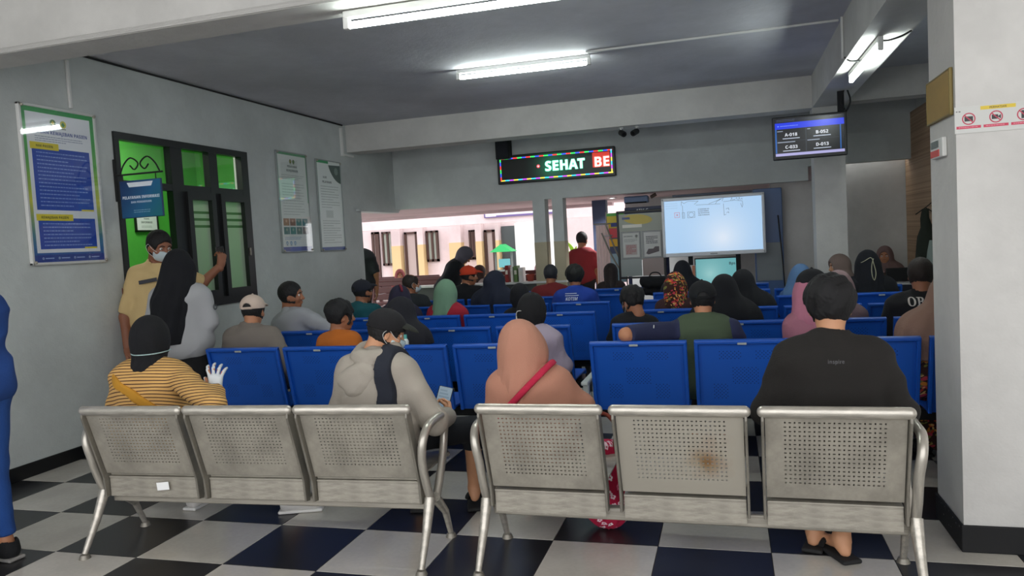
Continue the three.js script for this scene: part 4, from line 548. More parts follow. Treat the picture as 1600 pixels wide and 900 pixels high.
function footwear(open) { // ankle at origin, sole at -0.08, toe to +z
  if (!open) { const F = new Field(); F.cone(V(0, -0.04, -0.03), V(0, -0.048, 0.13), 0.04, 0.034, 0.03); F.cone(V(0, -0.02, -0.02), V(0, 0.0, -0.02), 0.045, 0.047, 0.03); F.ell(V(0, 0.02, -0.015), V(0.038, 0.03, 0.045), 0.006, null, true); F.plane(V(0, -1, 0), 0.079); return { upper: nets(F, 0.006), sole: new RoundedBoxGeometry(0.088, 0.018, 0.26, 2, 0.008).translate(0, -0.071, 0.05) }; }
  return { upper: new THREE.TorusGeometry(0.043, 0.013, 8, 18, Math.PI).scale(1, 0.75, 2.2).translate(0, -0.058, 0.1), sole: new RoundedBoxGeometry(0.09, 0.02, 0.27, 2, 0.01).translate(0, -0.07, 0.05) };
}
const SHOE = { shoe: footwear(false), sandal: footwear(true) };

const bodyMat = (k) => M.skin[k ?? 0];
const cloth = (c, o = {}) => std(c, 0.92, 0, { bumpMap: clothBump, bumpScale: 0.0006, ...o });
let personSeed = 0;
// one person; local +z is where the person faces, +x the person's left
function person(o) {
  personSeed++;
  const stand = o.pose === 'stand', near = !!o.near, cell = o.cell || (near ? 0.0115 : 0.017), w = o.w ?? 1, fat = o.fat ?? 1, dy = stand ? 0.38 : 0;
  const covered = o.cover?.type === 'scarf' || o.cover?.type === 'cap';
  const gq0 = o.cover?.type === 'scarf' ? (o.cover.thick ?? (o.cover.tight ? 0 : 0.014)) : 0, base = stand ? 0 : 0.42;
  const HR = E3(o.head?.pitch || 0, o.head?.yaw || 0, o.head?.roll || 0), TR = E3(o.pitch || 0, o.twist || 0, o.roll || 0), piv = V(0, 0.5 + dy, 0);
  let s = 1;
  const pt = (x, y, z) => V(x, y, z).sub(piv).applyQuaternion(TR).add(piv).sub(V(0, base, 0)).multiplyScalar(s).add(V(0, base, 0));
  const headAt = () => pt(0, 1.0 + dy, -0.012).add(V(0, 0.05, 0.01).applyQuaternion(TR).multiplyScalar(s)).add(V(0, 0.075, 0.022).applyQuaternion(HR).multiplyScalar(s));
  { const hc = headAt(), t = hc.y + 0.125 + (covered ? 0.012 + gq0 * 0.8 : 0); s = o.s ?? (o.top - base) / (t - base); }
  const hs = Math.min(1.05, Math.max(0.88, s)), hc = headAt(), th = THREE.MathUtils.degToRad(o.th ?? 180), ct = Math.cos(th), st = Math.sin(th);
  const rx = o.rx ?? o.x - (hc.x * ct + hc.z * st), rz = o.rz;
  const W2L = (p) => { const x = p[0] - rx, z = p[2] - rz; return V(x * ct - z * st, p[1], x * st + z * ct); };
  const P = { neck: pt(0, 0.995 + dy, -0.012), pelvis: pt(0, 0.52 + dy, 0), chest: pt(0, 0.86 + dy, -0.015), hips: [-1, 1].map((e) => V(e * 0.088 * s * w, (stand ? 0.9 * s : base + 0.1), 0.0)) };
  const S = {}, r = s * w;
  for (const [n, e] of [['L', 1], ['R', -1]]) {
    const a = o['arm' + n] || {}; const sh = pt(e * 0.163 * w, 0.9 + dy, -0.015);
    const el = a.el ? W2L(a.el) : a.elL ? V(...a.elL) : stand ? pt(e * 0.235 * w, 0.66 + dy, -0.03) : pt(e * 0.235 * w, 0.68, 0.02);
    const wr = a.wr ? W2L(a.wr) : a.wrL ? V(...a.wrL) : stand ? pt(e * 0.225 * w, 0.42 + dy, 0.05) : V(e * 0.1 * s, base + 0.185, 0.24 * s);
    const kn = o['leg' + n]?.kn ? W2L(o['leg' + n].kn) : stand ? V(e * 0.085 * s, 0.5 * s, 0.02) : V(e * 0.115 * s, base + 0.075, 0.4 * s + 0.02);
    const an = o['leg' + n]?.an ? W2L(o['leg' + n].an) : stand ? V(e * 0.09 * s, 0.085, -0.01) : V(e * 0.11 * s, 0.085, 0.4 * s + 0.02);
    const toe = o['leg' + n]?.toe !== undefined ? THREE.MathUtils.degToRad(o['leg' + n].toe) - th : e * 0.12;
    S[n] = { e, sh, el, wr, kn, an, toe, hip: P.hips[e > 0 ? 1 : 0], fd: (a.f ? V(...a.f).applyAxisAngle(V(0, 1, 0), -th) : wr.clone().sub(el)).normalize(), pn: a.n ? V(...a.n).applyAxisAngle(V(0, 1, 0), -th) : stand ? V(-e, 0, 0) : V(0, -1, 0), pose: a.hand || 'relaxed' };
  }
  const g = thing('person', o.label, 'person', [rx, 0, rz], th, o.group);
  const torso = (F, q, k = 0.09) => { // q: inflation
    F.cone(S.L.hip.clone().add(V(0, 0.02, 0)), S.R.hip.clone().add(V(0, 0.02, 0)), 0.108 * r * fat + q, 0.108 * r * fat + q, 0.02);
    for (const e of [-1, 1]) F.cone(pt(e * 0.052 * w * fat, 0.58 + dy, 0.012), pt(e * 0.078 * w, 0.86 + dy, -0.012), 0.1 * s * fat + q, 0.1 * s * (0.5 + 0.5 * fat) + q, k);
    F.cone(pt(-0.095 * w, 0.918 + dy, -0.018), pt(0.095 * w, 0.918 + dy, -0.018), 0.058 * s + q, 0.058 * s + q, 0.06);
    F.cone(pt(0, 0.92 + dy, -0.03), pt(0, 0.985 + dy, -0.024), 0.066 * s + q, 0.048 * s + q * 0.5, 0.05);
    if (o.bust) for (const e of [-1, 1]) F.ell(pt(e * 0.065, 0.83 + dy, 0.09), V(0.06 * s + q, 0.06 * s + q, 0.045 * s + q), 0.05);
  };
  const arm = (F, A, q, upTo = 2, k = 0.035) => { const el = A.el; if (upTo <= 1) { const e = A.sh.clone().lerp(el, upTo); F.cone(A.sh, e, 0.054 * r + q, (0.054 - 0.012 * upTo) * r + q, k, true); return; } F.cone(A.sh, el, 0.054 * r + q, 0.042 * r + q, k); const wr = A.el.clone().lerp(A.wr, upTo - 1); F.cone(el, wr, 0.042 * r + q, (0.042 - 0.013 * (upTo - 1)) * r + q, 0.025, true); };
  const legs = (F, q, upTo = 2, k = 0.03) => { for (const n of ['L', 'R']) { const A = S[n]; F.cone(A.hip, A.kn, 0.084 * r + q, 0.058 * r + q, k); F.cone(A.kn, A.kn.clone().lerp(A.an, upTo - 1), 0.056 * r + q, (0.056 - 0.02 * (upTo - 1)) * r + q, 0.03, true); } };
  const ph = personSeed * 1.7, fold = (A, f = 1) => (x, y, z) => { const u = Math.sin(11 * f * x + 17 * f * y + 2.2 * Math.sin(7 * z * f + 6 * y + ph) + ph), v = Math.sin(15 * f * y - 8 * f * x + 9 * z * f + 1.8 * Math.sin(9 * x + ph)); return A * (Math.abs(u) * -1 + 0.5 + 0.5 * u * v + 0.25 * Math.sin(38 * y + 20 * x + 12 * z + ph)); };
  // body: one skin surface with head and hands
  { const F = new Field(); torso(F, -0.004); F.cone(P.neck.clone().add(V(0, -0.03 * s, 0)), hc.clone().add(V(0, -0.06, -0.03).applyQuaternion(HR).multiplyScalar(hs)), 0.054 * s, 0.052 * s, 0.04);
    for (const n of ['L', 'R']) arm(F, S[n], 0); legs(F, 0);
    for (const n of ['L', 'R']) { const A = S[n], d = V(Math.sin(A.toe), 0, Math.cos(A.toe)); F.cone(A.an, A.an.clone().add(V(0, -0.045, 0)).addScaledVector(d, -0.025), 0.034 * r, 0.028 * r, 0.02); F.cone(A.an.clone().add(V(0, -0.015, 0)), A.an.clone().addScaledVector(d, 0.13).add(V(0, -0.05, 0)), 0.034 * r, 0.022 * r, 0.02); }
    const list = [nets(F, cell + 0.004)], hm = new THREE.Matrix4().compose(hc, HR, V(hs, hs, hs)); list.push((near || o.face ? HEAD.fine : HEAD.mid).clone().applyMatrix4(hm));
    for (const n of ['L', 'R']) { const A = S[n], y = A.fd, z = A.pn.clone().addScaledVector(y, -A.pn.dot(y)).normalize(), x = y.clone().cross(z), m = new THREE.Matrix4().makeBasis(x, y, z).scale(V(hs, hs, hs)).setPosition(A.wr); list.push(HAND[A.pose][n].clone().applyMatrix4(m)); A.hm = m; }
    mesh('body', mergeGeometries(list), bodyMat(o.skin), g); }
  const headPart = (name, geo, mat, parent) => { const m = mesh(name, geo, mat, parent || g); if (!parent) { m.position.copy(hc); m.quaternion.copy(HR); m.scale.setScalar(hs); } return m; };
  for (const e of [-1, 1]) { const m = mesh('eye', EYE, eyeMat, g); m.position.copy(V(e * 0.031, 0.004, 0.0745).applyQuaternion(HR).multiplyScalar(hs).add(hc)); m.quaternion.copy(HR); m.scale.setScalar(hs); }
  if (o.face) headPart('eyebrows', BROW, o.hairMat || M.blackMatte);
  // lower garment
  { const L = o.lower || { c: 0x14161b }, F = new Field(), q = 0.013; legs(F, q, L.len ?? 1.92, L.skirt ? 0.14 : 0.035); F.cone(S.L.hip.clone().add(V(0, 0.02, 0)), S.R.hip.clone().add(V(0, 0.02, 0)), 0.108 * r * fat + 0.008, 0.108 * r * fat + 0.008, 0.05); if (L.skirt) F.cone(S.L.kn.clone().lerp(S.R.kn, 0.5), S.L.an.clone().lerp(S.R.an, 0.5).add(V(0, 0.03, 0)), 0.07, 0.09, 0.1); F.disp = fold(0.004); mesh(L.name || (L.skirt ? 'skirt' : 'trousers'), nets(F, cell + 0.003), L.mat || cloth(L.c), g); }
  // upper garment
  const U = o.upper, q = 0.014 + (U.loose || 0), F = new Field(); torso(F, q); const sl = U.sleeve ?? 1.92; for (const n of ['L', 'R']) arm(F, S[n], q * 0.9, sl, 0.05);
  if (U.collar) F.cone(P.neck.clone().add(V(0, -0.045 * s, -0.012)), P.neck.clone().add(V(0, 0.022 * s, -0.008)), 0.094 * s, 0.064 * s, 0.05, true);
  if (U.skirted) { F.cone(S.L.hip, S.L.hip.clone().lerp(S.L.kn, 0.6), 0.1 * r + q, 0.09 * r + q, 0.06); F.cone(S.R.hip, S.R.hip.clone().lerp(S.R.kn, 0.6), 0.1 * r + q, 0.09 * r + q, 0.06); }
  F.cut(P.neck.clone().add(V(0, -0.005, 0.015)), hc, 0.056 * s, 0.075 * s, 0.01); if (stand) F.plane(V(0, -1, 0), -(0.8 * s)); else F.plane(V(0, -1, 0), -(base - 0.0 + 0.002));
  F.disp = fold(U.fold ?? 0.008);
  const shirt = mesh(U.name || 'shirt', nets(F, cell), U.mat || cloth(U.c), g);
  const shellPart = (name, q2, mat, planes, parent = shirt, withArms = 0, neckOnly = false) => { const K = new Field(); if (neckOnly) K.cone(P.neck.clone().add(V(0, -0.05 * s, -0.014)), P.neck.clone().add(V(0, 0.03 * s, -0.01)), 0.093 * s, 0.067 * s, 0.02, true); else torso(K, q2); if (withArms) for (const n of ['L', 'R']) arm(K, S[n], q2 * 0.9, withArms, 0.05); K.cut(P.neck.clone().add(V(0, -0.005, 0.015)), hc, 0.06 * s, 0.08 * s, 0.01); K.disp = fold(U.fold ?? 0.008); for (const [n, c] of planes) K.plane(n, c); return mesh(name, nets(K, Math.min(cell, 0.011)), mat, parent); };
  if (U.collar) shellPart('collar', q, U.collarMat || U.mat || cloth(U.c), [], shirt, 0, true);
  if (o.vest) { const K = new Field(); torso(K, q + 0.012); K.cut(P.neck.clone().add(V(0, -0.005, 0.015)), hc, 0.064 * s, 0.085 * s, 0.01); K.plane(V(0, -1, 0), -0.425); K.disp = fold(0.005); for (const n of ['L', 'R']) K.plane(V(S[n].e, 0.1, 0).applyQuaternion(TR).normalize(), V(S[n].e, 0.1, 0).applyQuaternion(TR).normalize().dot(S[n].sh) + 0.012); mesh('vest', nets(K, cell), cloth(o.vest), g); }
  for (const b of o.straps || []) { const n = V(...b.n).normalize(), c = V(...b.p).sub(V(0, base, 0)).multiplyScalar(s).add(V(0, base, 0)); shellPart(b.name || 'shoulder_strap', q + (b.out ?? 0.012), cloth(b.c), [[n, n.dot(c) + b.w / 2], [n.clone().negate(), -n.dot(c) + b.w / 2], ...(b.clip || []).map(([a, d]) => [V(...a), d])], g); }
  // head covers
  const C = o.cover || { type: 'hair' };
  if (C.type === 'hair' || C.type === 'cap') headPart('hair', HAIR[C.kind || 'short'], C.hairMat || std(C.hair ?? 0x0c0b0b, 0.75));
  if (C.type === 'cap') { const m = headPart('cap', CAP.dome, cloth(C.c)); const c2 = cloth(C.brim ?? C.c); if (C.brim !== null) headPart('brim', CAP.brim, c2, m); headPart('strap', CAP.strap, cloth(C.c), m); }
  if (C.type === 'scarf') {
    const K = new Field(), H = (x, y, z) => V(x, y, z).applyQuaternion(HR).multiplyScalar(hs).add(hc), gq = C.thick ?? (C.tight ? 0 : 0.014);
    K.ell(H(0, 0.018, -0.012), V(0.091 + gq, 0.116 + gq, 0.115 + gq).multiplyScalar(hs), 0.02, HR);
    K.cone(H(0, -0.05, -0.022), P.neck.clone().add(V(0, (C.tight ? -0.05 : -0.02) * s, -0.018).applyQuaternion(TR)), (C.tight ? 0.082 + gq * 0.6 : 0.088 + gq) * hs, (C.tight ? C.neckR ?? 0.068 : 0.095 + gq) * s, 0.05);
    const ln = C.len ?? 0.12;      // how far below the neck it reaches
    if (C.falls) for (const [fx, fy, fz, fr] of C.falls) K.cone(H(0, -0.03, -0.03), pt(fx, fy + dy, fz), 0.09 * hs, fr * s, 0.06);
    else if (!C.tight) for (const e of [-1, 1]) K.cone(P.neck.clone(), P.neck.clone().lerp(e > 0 ? S.L.sh : S.R.sh, C.shoulder ?? 0.8).add(V(0, 0.0, 0)), 0.085 * s, 0.075 * r + q * 0.4 + 0.006, 0.05);
    if (!C.tight && !C.falls) torso(K, q + 0.012 + gq * 0.5, 0.1);
    if (C.drape) { K.cone(P.neck, pt(0, 0.62 + dy, -0.03), 0.12 * s, 0.185 * s * (C.wide ?? 1), 0.08); for (const n of ['L', 'R']) K.cone(S[n].sh, S[n].el, 0.075 * r + q, 0.068 * r + q, 0.1); }
    if (C.bun) K.ell(H(0, 0.01, -0.11), V(0.055, 0.055, 0.045), 0.04);
    K.cut(H(0, -0.04, 0.03), H(0, -0.02, 0.2), 0.05 * hs, 0.07 * hs, 0.01); K.ell(H(0, -0.01, 0.11), V(0.061, 0.08, 0.08).multiplyScalar(hs), 0.01, HR, true);
    const hem = C.tight ? -1 : C.hem ?? (P.neck.y - ln * s), tilt = C.tilt || 0; K.plane(V(0, -1, tilt).normalize(), -hem * V(0, -1, tilt).normalize().y * -1);
    K.disp = (x, y, z) => { const t = Math.max(0, Math.min(1, (hc.y - y) / 0.3)), a = Math.atan2(x - hc.x, z - hc.z); return (0.003 + 0.006 * t) * (Math.sin(a * 9 + y * 14 + ph + 1.5 * Math.sin(y * 9)) * 0.6 + 0.5 * Math.sin(a * 17 - y * 22 + ph)) * (0.35 + t); };
    mesh(C.name || 'headscarf', nets(K, near ? 0.009 : 0.0125), C.mat || cloth(C.c), g);
    if (C.band !== undefined) headPart('under_cap', HAIR.short, cloth(C.band));
  }
  if (o.mask) { const m = headPart('face_mask', MASK.cup, cloth(o.mask)); if (C.type !== 'scarf') for (const l of MASK.loops) headPart('ear_loop', l, M.plasticWhite, m); }
  if (o.cord) for (const pts of o.cord.pts) headPart('mask_cord', tube(pts, 0.0035, 40, 6), cloth(o.cord.c));
  // feet
  const ft = o.feet || { kind: 'shoe', c: 0x17171a };
  for (const n of ['L', 'R']) { const A = S[n], sh = SHOE[ft.kind]; const m = mesh(ft.kind, sh.upper, ft.mat || cloth(ft.c), g); m.position.copy(A.an); m.position.y = 0.081; m.rotation.y = A.toe; m.scale.set(1, 1, Math.min(1.05, 0.6 + 0.4 * s)); mesh('sole', sh.sole, std(ft.sole ?? 0x1a1a1a, 0.8), m); }
  g.userData_local = undefined; delete g.userData_local;
  return { g, shirt, S, P, hc, HR, hs, s, W2L, F, q, pt, torso, arm, toWorld: (v) => V(v.x * ct + v.z * st + rx, v.y, -v.x * st + v.z * ct + rz) };
}
function decal(p, tex, at, size, eul, name = 'print', onto) { // flat print laid on a garment
  const m = onto || p.shirt; const mat = std(0xffffff, 0.85, 0, { map: tex, transparent: true, polygonOffset: true, polygonOffsetFactor: -4 });
  const tmp = new THREE.Mesh(m.geometry); tmp.updateMatrixWorld(true);
  const dg = new DecalGeometry(tmp, at, new THREE.Euler(...eul), size); const pos = dg.attributes.position, nor = dg.attributes.normal; for (let i = 0; i < pos.count; i++) pos.setXYZ(i, pos.getX(i) + nor.getX(i) * 0.0015, pos.getY(i) + nor.getY(i) * 0.0015, pos.getZ(i) + nor.getZ(i) * 0.0015);
  if (pos.count) mesh(name, dg, mat, m);
}
const lettering = (w, h, draw) => canvasTex(w, h, (x) => { x.clearRect(0, 0, w, h); draw(x, w, h); });

// ---------- the people ----------
const zr = (k) => RZ(k) - 0.36;
const stripeTex = canvasTex(64, 256, (x, W, H) => { x.fillStyle = '#d6a964'; x.fillRect(0, 0, W, H); x.fillStyle = '#4a2a22'; for (let i = 0; i < 8; i++) x.fillRect(0, i * 32 + 12, W, 9); }); stripeTex.wrapS = stripeTex.wrapT = THREE.RepeatWrapping; stripeTex.repeat.set(5, 6.9);
const floralTex = canvasTex(512, 512, (x, W, H) => { x.fillStyle = '#3a1c14'; x.fillRect(0, 0, W, H); const c = ['#c8402a', '#d9852f', '#c43a4c', '#e0b06a', '#22120e', '#7a7a3a']; for (let i = 0; i < 420; i++) { x.fillStyle = c[Math.floor(rnd() * 6)]; x.beginPath(); x.ellipse(rnd() * W, rnd() * H, 6 + rnd() * 18, 4 + rnd() * 11, rnd() * 3, 0, 7); x.fill(); } }); floralTex.wrapS = floralTex.wrapT = THREE.RepeatWrapping; floralTex.repeat.set(3, 3);
const bagTex = canvasTex(256, 256, (x, W, H) => { x.fillStyle = '#b5123f'; x.fillRect(0, 0, W, H); for (let i = 0; i < 26; i++) { const a = rnd() * W, b = rnd() * H; x.fillStyle = ['#f3d6de', '#e86f94', '#f7eef0'][i % 3]; for (let k = 0; k < 5; k++) { x.beginPath(); x.arc(a + 9 * Math.cos(k * 1.257), b + 9 * Math.sin(k * 1.257), 6, 0, 7); x.fill(); } } }); bagTex.wrapS = bagTex.wrapT = THREE.RepeatWrapping; bagTex.repeat.set(4, 4);
const steelStaff = 'mask cord';

// front left bench
const p3 = person({ label: 'seated woman in a black headscarf and yellow striped top with a gloved raised hand', near: true, x: -3.02, top: 1.165, rz: -3.33, th: 188, pitch: 0.02, roll: 0.0, w: 1.12, fat: 1.2, head: { yaw: 0.25, pitch: 0.05 }, skin: 1, bust: true,
  upper: { name: 'striped_top', mat: cloth(0xffffff, { map: stripeTex }), sleeve: 1.93, loose: 0.008 }, lower: { c: 0x14161c, len: 1.85 }, cover: { type: 'scarf', c: 0x0c0d11, tight: true, thick: 0.02, neckR: 0.1 }, feet: { kind: 'shoe', c: 0xc9c6c2, sole: 0xdad8d4 },
  armR: { el: [-2.44, 0.735, -3.08], wr: [-2.565, 0.765, -3.27], f: [-0.02, 1, -0.12], n: [-0.4, 0.1, -1], hand: 'spread' }, armL: { elL: [0.27, 0.6, 0.06] },
  legL: { an: [-3.06, 0.085, -3.66], toe: 180 }, legR: { an: [-2.42, 0.085, -3.66], kn: [-2.62, 0.5, -3.74], toe: 110 },
  straps: [{ name: 'bag_strap', c: 0xc08a2a, n: [-0.56, 0.83, 0], p: [0.02, 0.80, 0], w: 0.05, clip: [[[0, 0, 1], 0.02]] }],
  cord: { c: 0xb9d4d2, pts: [[[-0.1, -0.07, 0.04], [-0.1, -0.075, -0.06], [-0.06, -0.08, -0.125], [0, -0.082, -0.14], [0.06, -0.08, -0.125], [0.1, -0.07, -0.05], [0.1, -0.06, 0.04]]] } });
{ // disposable glove over the raised hand
  const A = p3.S.R, m = mesh('glove', HAND.spread.R, new THREE.MeshPhysicalMaterial({ color: 0xdde4e6, roughness: 0.35, transmission: 0.25, thickness: 0 }), p3.g); m.matrixAutoUpdate = true; const b = A.hm.clone(); const sc = new THREE.Vector3(), q = new THREE.Quaternion(), tr = new THREE.Vector3(); b.decompose(tr, q, sc); m.position.copy(tr).add(V(0, -0.002, 0)); m.quaternion.copy(q); m.scale.copy(sc).multiply(V(1.1, 1.05, 1.22));
}
const p4 = person({ label: 'seated man in a black cap and light grey hoodie looking down at his phone', near: true, x: -1.675, top: 1.155, rx: -1.72, rz: -3.36, th: 172, pitch: 0.16, roll: 0, w: 1.05, fat: 1.1, head: { yaw: -0.85, pitch: 0.38, roll: 0.05 }, skin: 3,
  upper: { name: 'hoodie', c: 0xa49c90, sleeve: 1.95, loose: 0.012, fold: 0.008 }, lower: { c: 0x101319, len: 1.3 }, cover: { type: 'cap', c: 0x141316, brim: 0x24261f, hair: 0x0d0b0a }, mask: 0xb9cfd4, feet: { kind: 'sandal', c: 0x121212 },
  armR: { el: [-1.40, 0.60, -3.36], wr: [-1.43, 0.565, -3.63], f: [-0.35, 0.45, -0.8], n: [-0.9, 0.2, 0.35], hand: 'grip' }, armL: { el: [-1.93, 0.66, -3.42], wr: [-1.63, 0.565, -3.66], f: [0.6, 0.45, -0.5], n: [0.9, 0.1, 0.4], hand: 'grip' },
  legR: { an: [-1.4, 0.11, -3.86], kn: [-1.36, 0.46, -3.78], toe: 200 }, legL: { an: [-1.7, 0.085, -3.8], toe: 190 },
  straps: [{ name: 'backpack_strap', c: 0x20242f, n: [1, -0.12, 0], p: [-0.14, 0.8, 0], w: 0.075, out: 0.022 }] });
{ // hood, and the dark bag worn in front
  const F = new Field(), c = p4.P.neck, s = p4.s; 
  const ring = []; for (let i = 0; i <= 12; i++) { const a = -2.2 + i / 12 * 4.4; ring.push(V(c.x + Math.sin(a) * 0.098 * s, c.y + 0.005 - 0.045 * Math.cos(a) * 0.5 + 0.0, c.z - Math.cos(a) * 0.092 * s - 0.005)); }
  for (let i = 0; i < 12; i++) F.cone(ring[i], ring[i + 1], 0.04, 0.04, 0.02); F.ell(V(c.x + 0.035, c.y - 0.1, c.z - 0.115), V(0.125, 0.075, 0.055), 0.008, E3(0.15, 0, -0.25)); F.ell(V(c.x + 0.05, c.y - 0.155, c.z - 0.12), V(0.075, 0.05, 0.045), 0.008);
  F.disp = (x, y, z) => 0.0035 * Math.sin(y * 60 + Math.abs(x) * 30 + z * 20); mesh('hood', nets(F, 0.008), cloth(0xa49c90), p4.shirt);
  const B = new Field(); B.cone(p4.pt(-0.02, 0.82, 0.14), p4.pt(-0.04, 0.62, 0.2), 0.075, 0.095, 0.05); B.cone(p4.pt(-0.115, 0.93, 0.06), p4.pt(-0.06, 0.8, 0.16), 0.035, 0.05, 0.04); B.disp = (x, y, z) => 0.004 * Math.sin(y * 60 + x * 45); mesh('front_bag', nets(B, 0.01), cloth(0x15181f), p4.g);
}
{ const t = thing('phone', 'phone with a pale lit screen held by the man in the grey hoodie', 'phone', [-1.49, 0.635, -3.71]); const b = rbx(0.078, 0.16, 0.009, 0, 0, 0, 0.004); mesh('case', b, std(0x1c1f26, 0.4), t); const tx = canvasTex(128, 256, (x) => { x.fillStyle = '#8fa6b8'; x.fillRect(0, 0, 128, 256); x.fillStyle = '#7b93a6'; for (let i = 0; i < 6; i++) x.fillRect(12, 30 + i * 34, 70 + (i % 3) * 15, 18); }); const s = mesh('screen', new THREE.PlaneGeometry(0.07, 0.15), new THREE.MeshStandardMaterial({ color: 0x111111, roughness: 0.25, emissive: 0xffffff, emissiveMap: tx, emissiveIntensity: 0.55 }), t); s.position.z = 0.0052; t.rotation.set(-0.75, 0.55, -0.38, 'YXZ'); }
// front right bench
const p5 = person({ label: 'seated woman wrapped in a long peach headscarf with a pink bag strap', near: true, x: -0.975, top: 1.06, rx: -0.905, rz: -3.38, th: 180, pitch: 0.06, roll: -0.1, w: 1.08, fat: 1.2, head: { yaw: 0.5, pitch: 0.25, roll: -0.12 }, skin: 1,
  upper: { name: 'blouse', c: 0xb07c66, sleeve: 1.95, loose: 0.02 }, lower: { c: 0x22222a, skirt: true }, armR: { elL: [-0.2, 0.66, 0.08], wrL: [-0.05, 0.6, 0.24] }, cover: { type: 'scarf', name: 'long_headscarf', c: 0xb37f69, falls: [[0.12, 0.55, -0.06, 0.15], [0.2, 0.6, -0.02, 0.1], [0.03, 0.62, -0.1, 0.1]], hem: 0.5, thick: 0.03 }, feet: { kind: 'sandal', c: 0xa82a2a, sole: 0x8a2424 },
  straps: [{ name: 'bag_strap', c: 0xb51f3f, n: [0.7, 0.71, 0], p: [0.13, 0.78, 0], w: 0.03, out: 0.03, clip: [[[0, 0, 1], 0.02]] }], legL: { an: [-1.1, 0.085, -3.9], toe: 185 }, legR: { an: [-0.98, 0.085, -3.95], toe: 180 } });
{ const F = new Field(); F.ell(V(0, 0.15, 0), V(0.13, 0.15, 0.1), 0.05); F.cone(V(0, 0.2, 0), V(0, 0.42, 0), 0.1, 0.055, 0.08); F.disp = (x, y, z) => 0.004 * Math.sin(Math.atan2(x, z) * 12 + y * 8); F.plane(V(0, 1, 0), 0.44); const t = thing('tote_bag', 'pink flower print cloth bag on the floor beside the peach headscarf woman', 'bag', [-0.63, 0, -3.66]); mesh('bag_body', nets(F, 0.008), cloth(0xffffff, { map: bagTex }), t); mesh('handle', tube([[-0.05, 0.42, 0.02], [-0.06, 0.52, 0.01], [0, 0.58, 0], [0.06, 0.52, 0.01], [0.05, 0.42, 0.02]], 0.01, 20, 6), cloth(0x8a4030), t); }
const p6 = person({ label: 'seated man with thick black hair in a dark zip jacket on the right steel bench', near: true, x: 0.395, top: 1.225, rz: -3.36, th: 180, pitch: 0.02, w: 1.03, fat: 1.08, head: { yaw: -0.1, pitch: 0.1 }, skin: 3,
  upper: { name: 'jacket', c: 0x1d1a17, sleeve: 1.95, loose: 0.012, collar: true, collarMat: cloth(0x1d1a17) }, lower: { c: 0x17181c, len: 1.8 }, cover: { type: 'hair', kind: 'full', hair: 0x0b0a0c }, feet: { kind: 'sandal', c: 0x101010 },
  armL: { elL: [0.26, 0.66, 0.03] }, armR: { elL: [-0.26, 0.66, 0.03] }, legL: { kn: [0.22, 0.48, -3.80], an: [0.32, 0.085, -3.56], toe: 165 }, legR: { kn: [0.52, 0.48, -3.80], an: [0.42, 0.085, -3.46], toe: 205 } });
decal(p6, lettering(256, 64, (x, W, H) => { x.font = 'bold 44px sans-serif'; x.textAlign = 'center'; x.textBaseline = 'middle'; x.fillStyle = 'rgba(105,105,108,.8)'; x.fillText('inspire', W / 2, H / 2); }), V(0, 0.90, -0.13), V(0.11, 0.03, 0.12), [0, Math.PI, 0]);

// standing at the left
const p1 = person({ label: 'standing guard in a tan uniform shirt and face mask, arm out to the window', near: true, pose: 'stand', x: -4.43, top: 1.70, rz: -5.12, th: 40, w: 1.0, fat: 1.12, head: { yaw: 0.55, pitch: 0.3 }, skin: 4, face: true,
  upper: { name: 'uniform_shirt', c: 0xcbb07c, sleeve: 0.92, collar: true, collarMat: cloth(0xcbb07c) }, lower: { c: 0x23221f }, cover: { type: 'hair', kind: 'short', hair: 0x0c0a09 }, mask: 0xb9c6c9, feet: { kind: 'shoe', c: 0x121212 },
  armL: { el: [-4.28, 1.25, -5.40], wr: [-4.16, 1.39, -5.5], f: [0.0, 0.95, -0.3], n: [-0.9, 0.1, -0.4], hand: 'grip' }, armR: { elL: [-0.27, 1.02, -0.02], wrL: [-0.27, 0.76, 0.04] } });
{ const b = p1; const pk = mesh('name_strip', rbx(0.14, 0.03, 0.004, 0, 0, 0, 0.001), std(0x3a3a40, 0.8), b.shirt); pk.position.copy(b.pt(-0.075, 0.86 + 0.38, 0.132)); pk.rotation.set(-0.15, -0.3, 0.1); const pc = mesh('sleeve_patch', cyl(0.026, 0.026, 0.004, 0, 0, 0, 20).rotateZ(Math.PI / 2), std(0x7a2f26, 0.8), b.shirt); pc.position.copy(b.S.R.sh.clone().lerp(b.S.R.el, 0.35)).add(V(-0.066, 0, 0.02)); }
{ const t = thing('phone', 'black phone in the raised hand of the guard at the window', 'phone', [-4.185, 1.475, -5.54]); mesh('case', rbx(0.07, 0.15, 0.01, 0, 0, 0, 0.004), std(0x0e0f11, 0.35), t); mesh('screen', rbx(0.062, 0.138, 0.002, 0, 0, 0.0052, 0.001), std(0x08090c, 0.12), t); mesh('lens', cyl(0.008, 0.008, 0.003, -0.018, 0.055, -0.006).rotateX(0), std(0x08090c, 0.2), t); t.rotation.set(-0.1, 0.9, 0.15); }
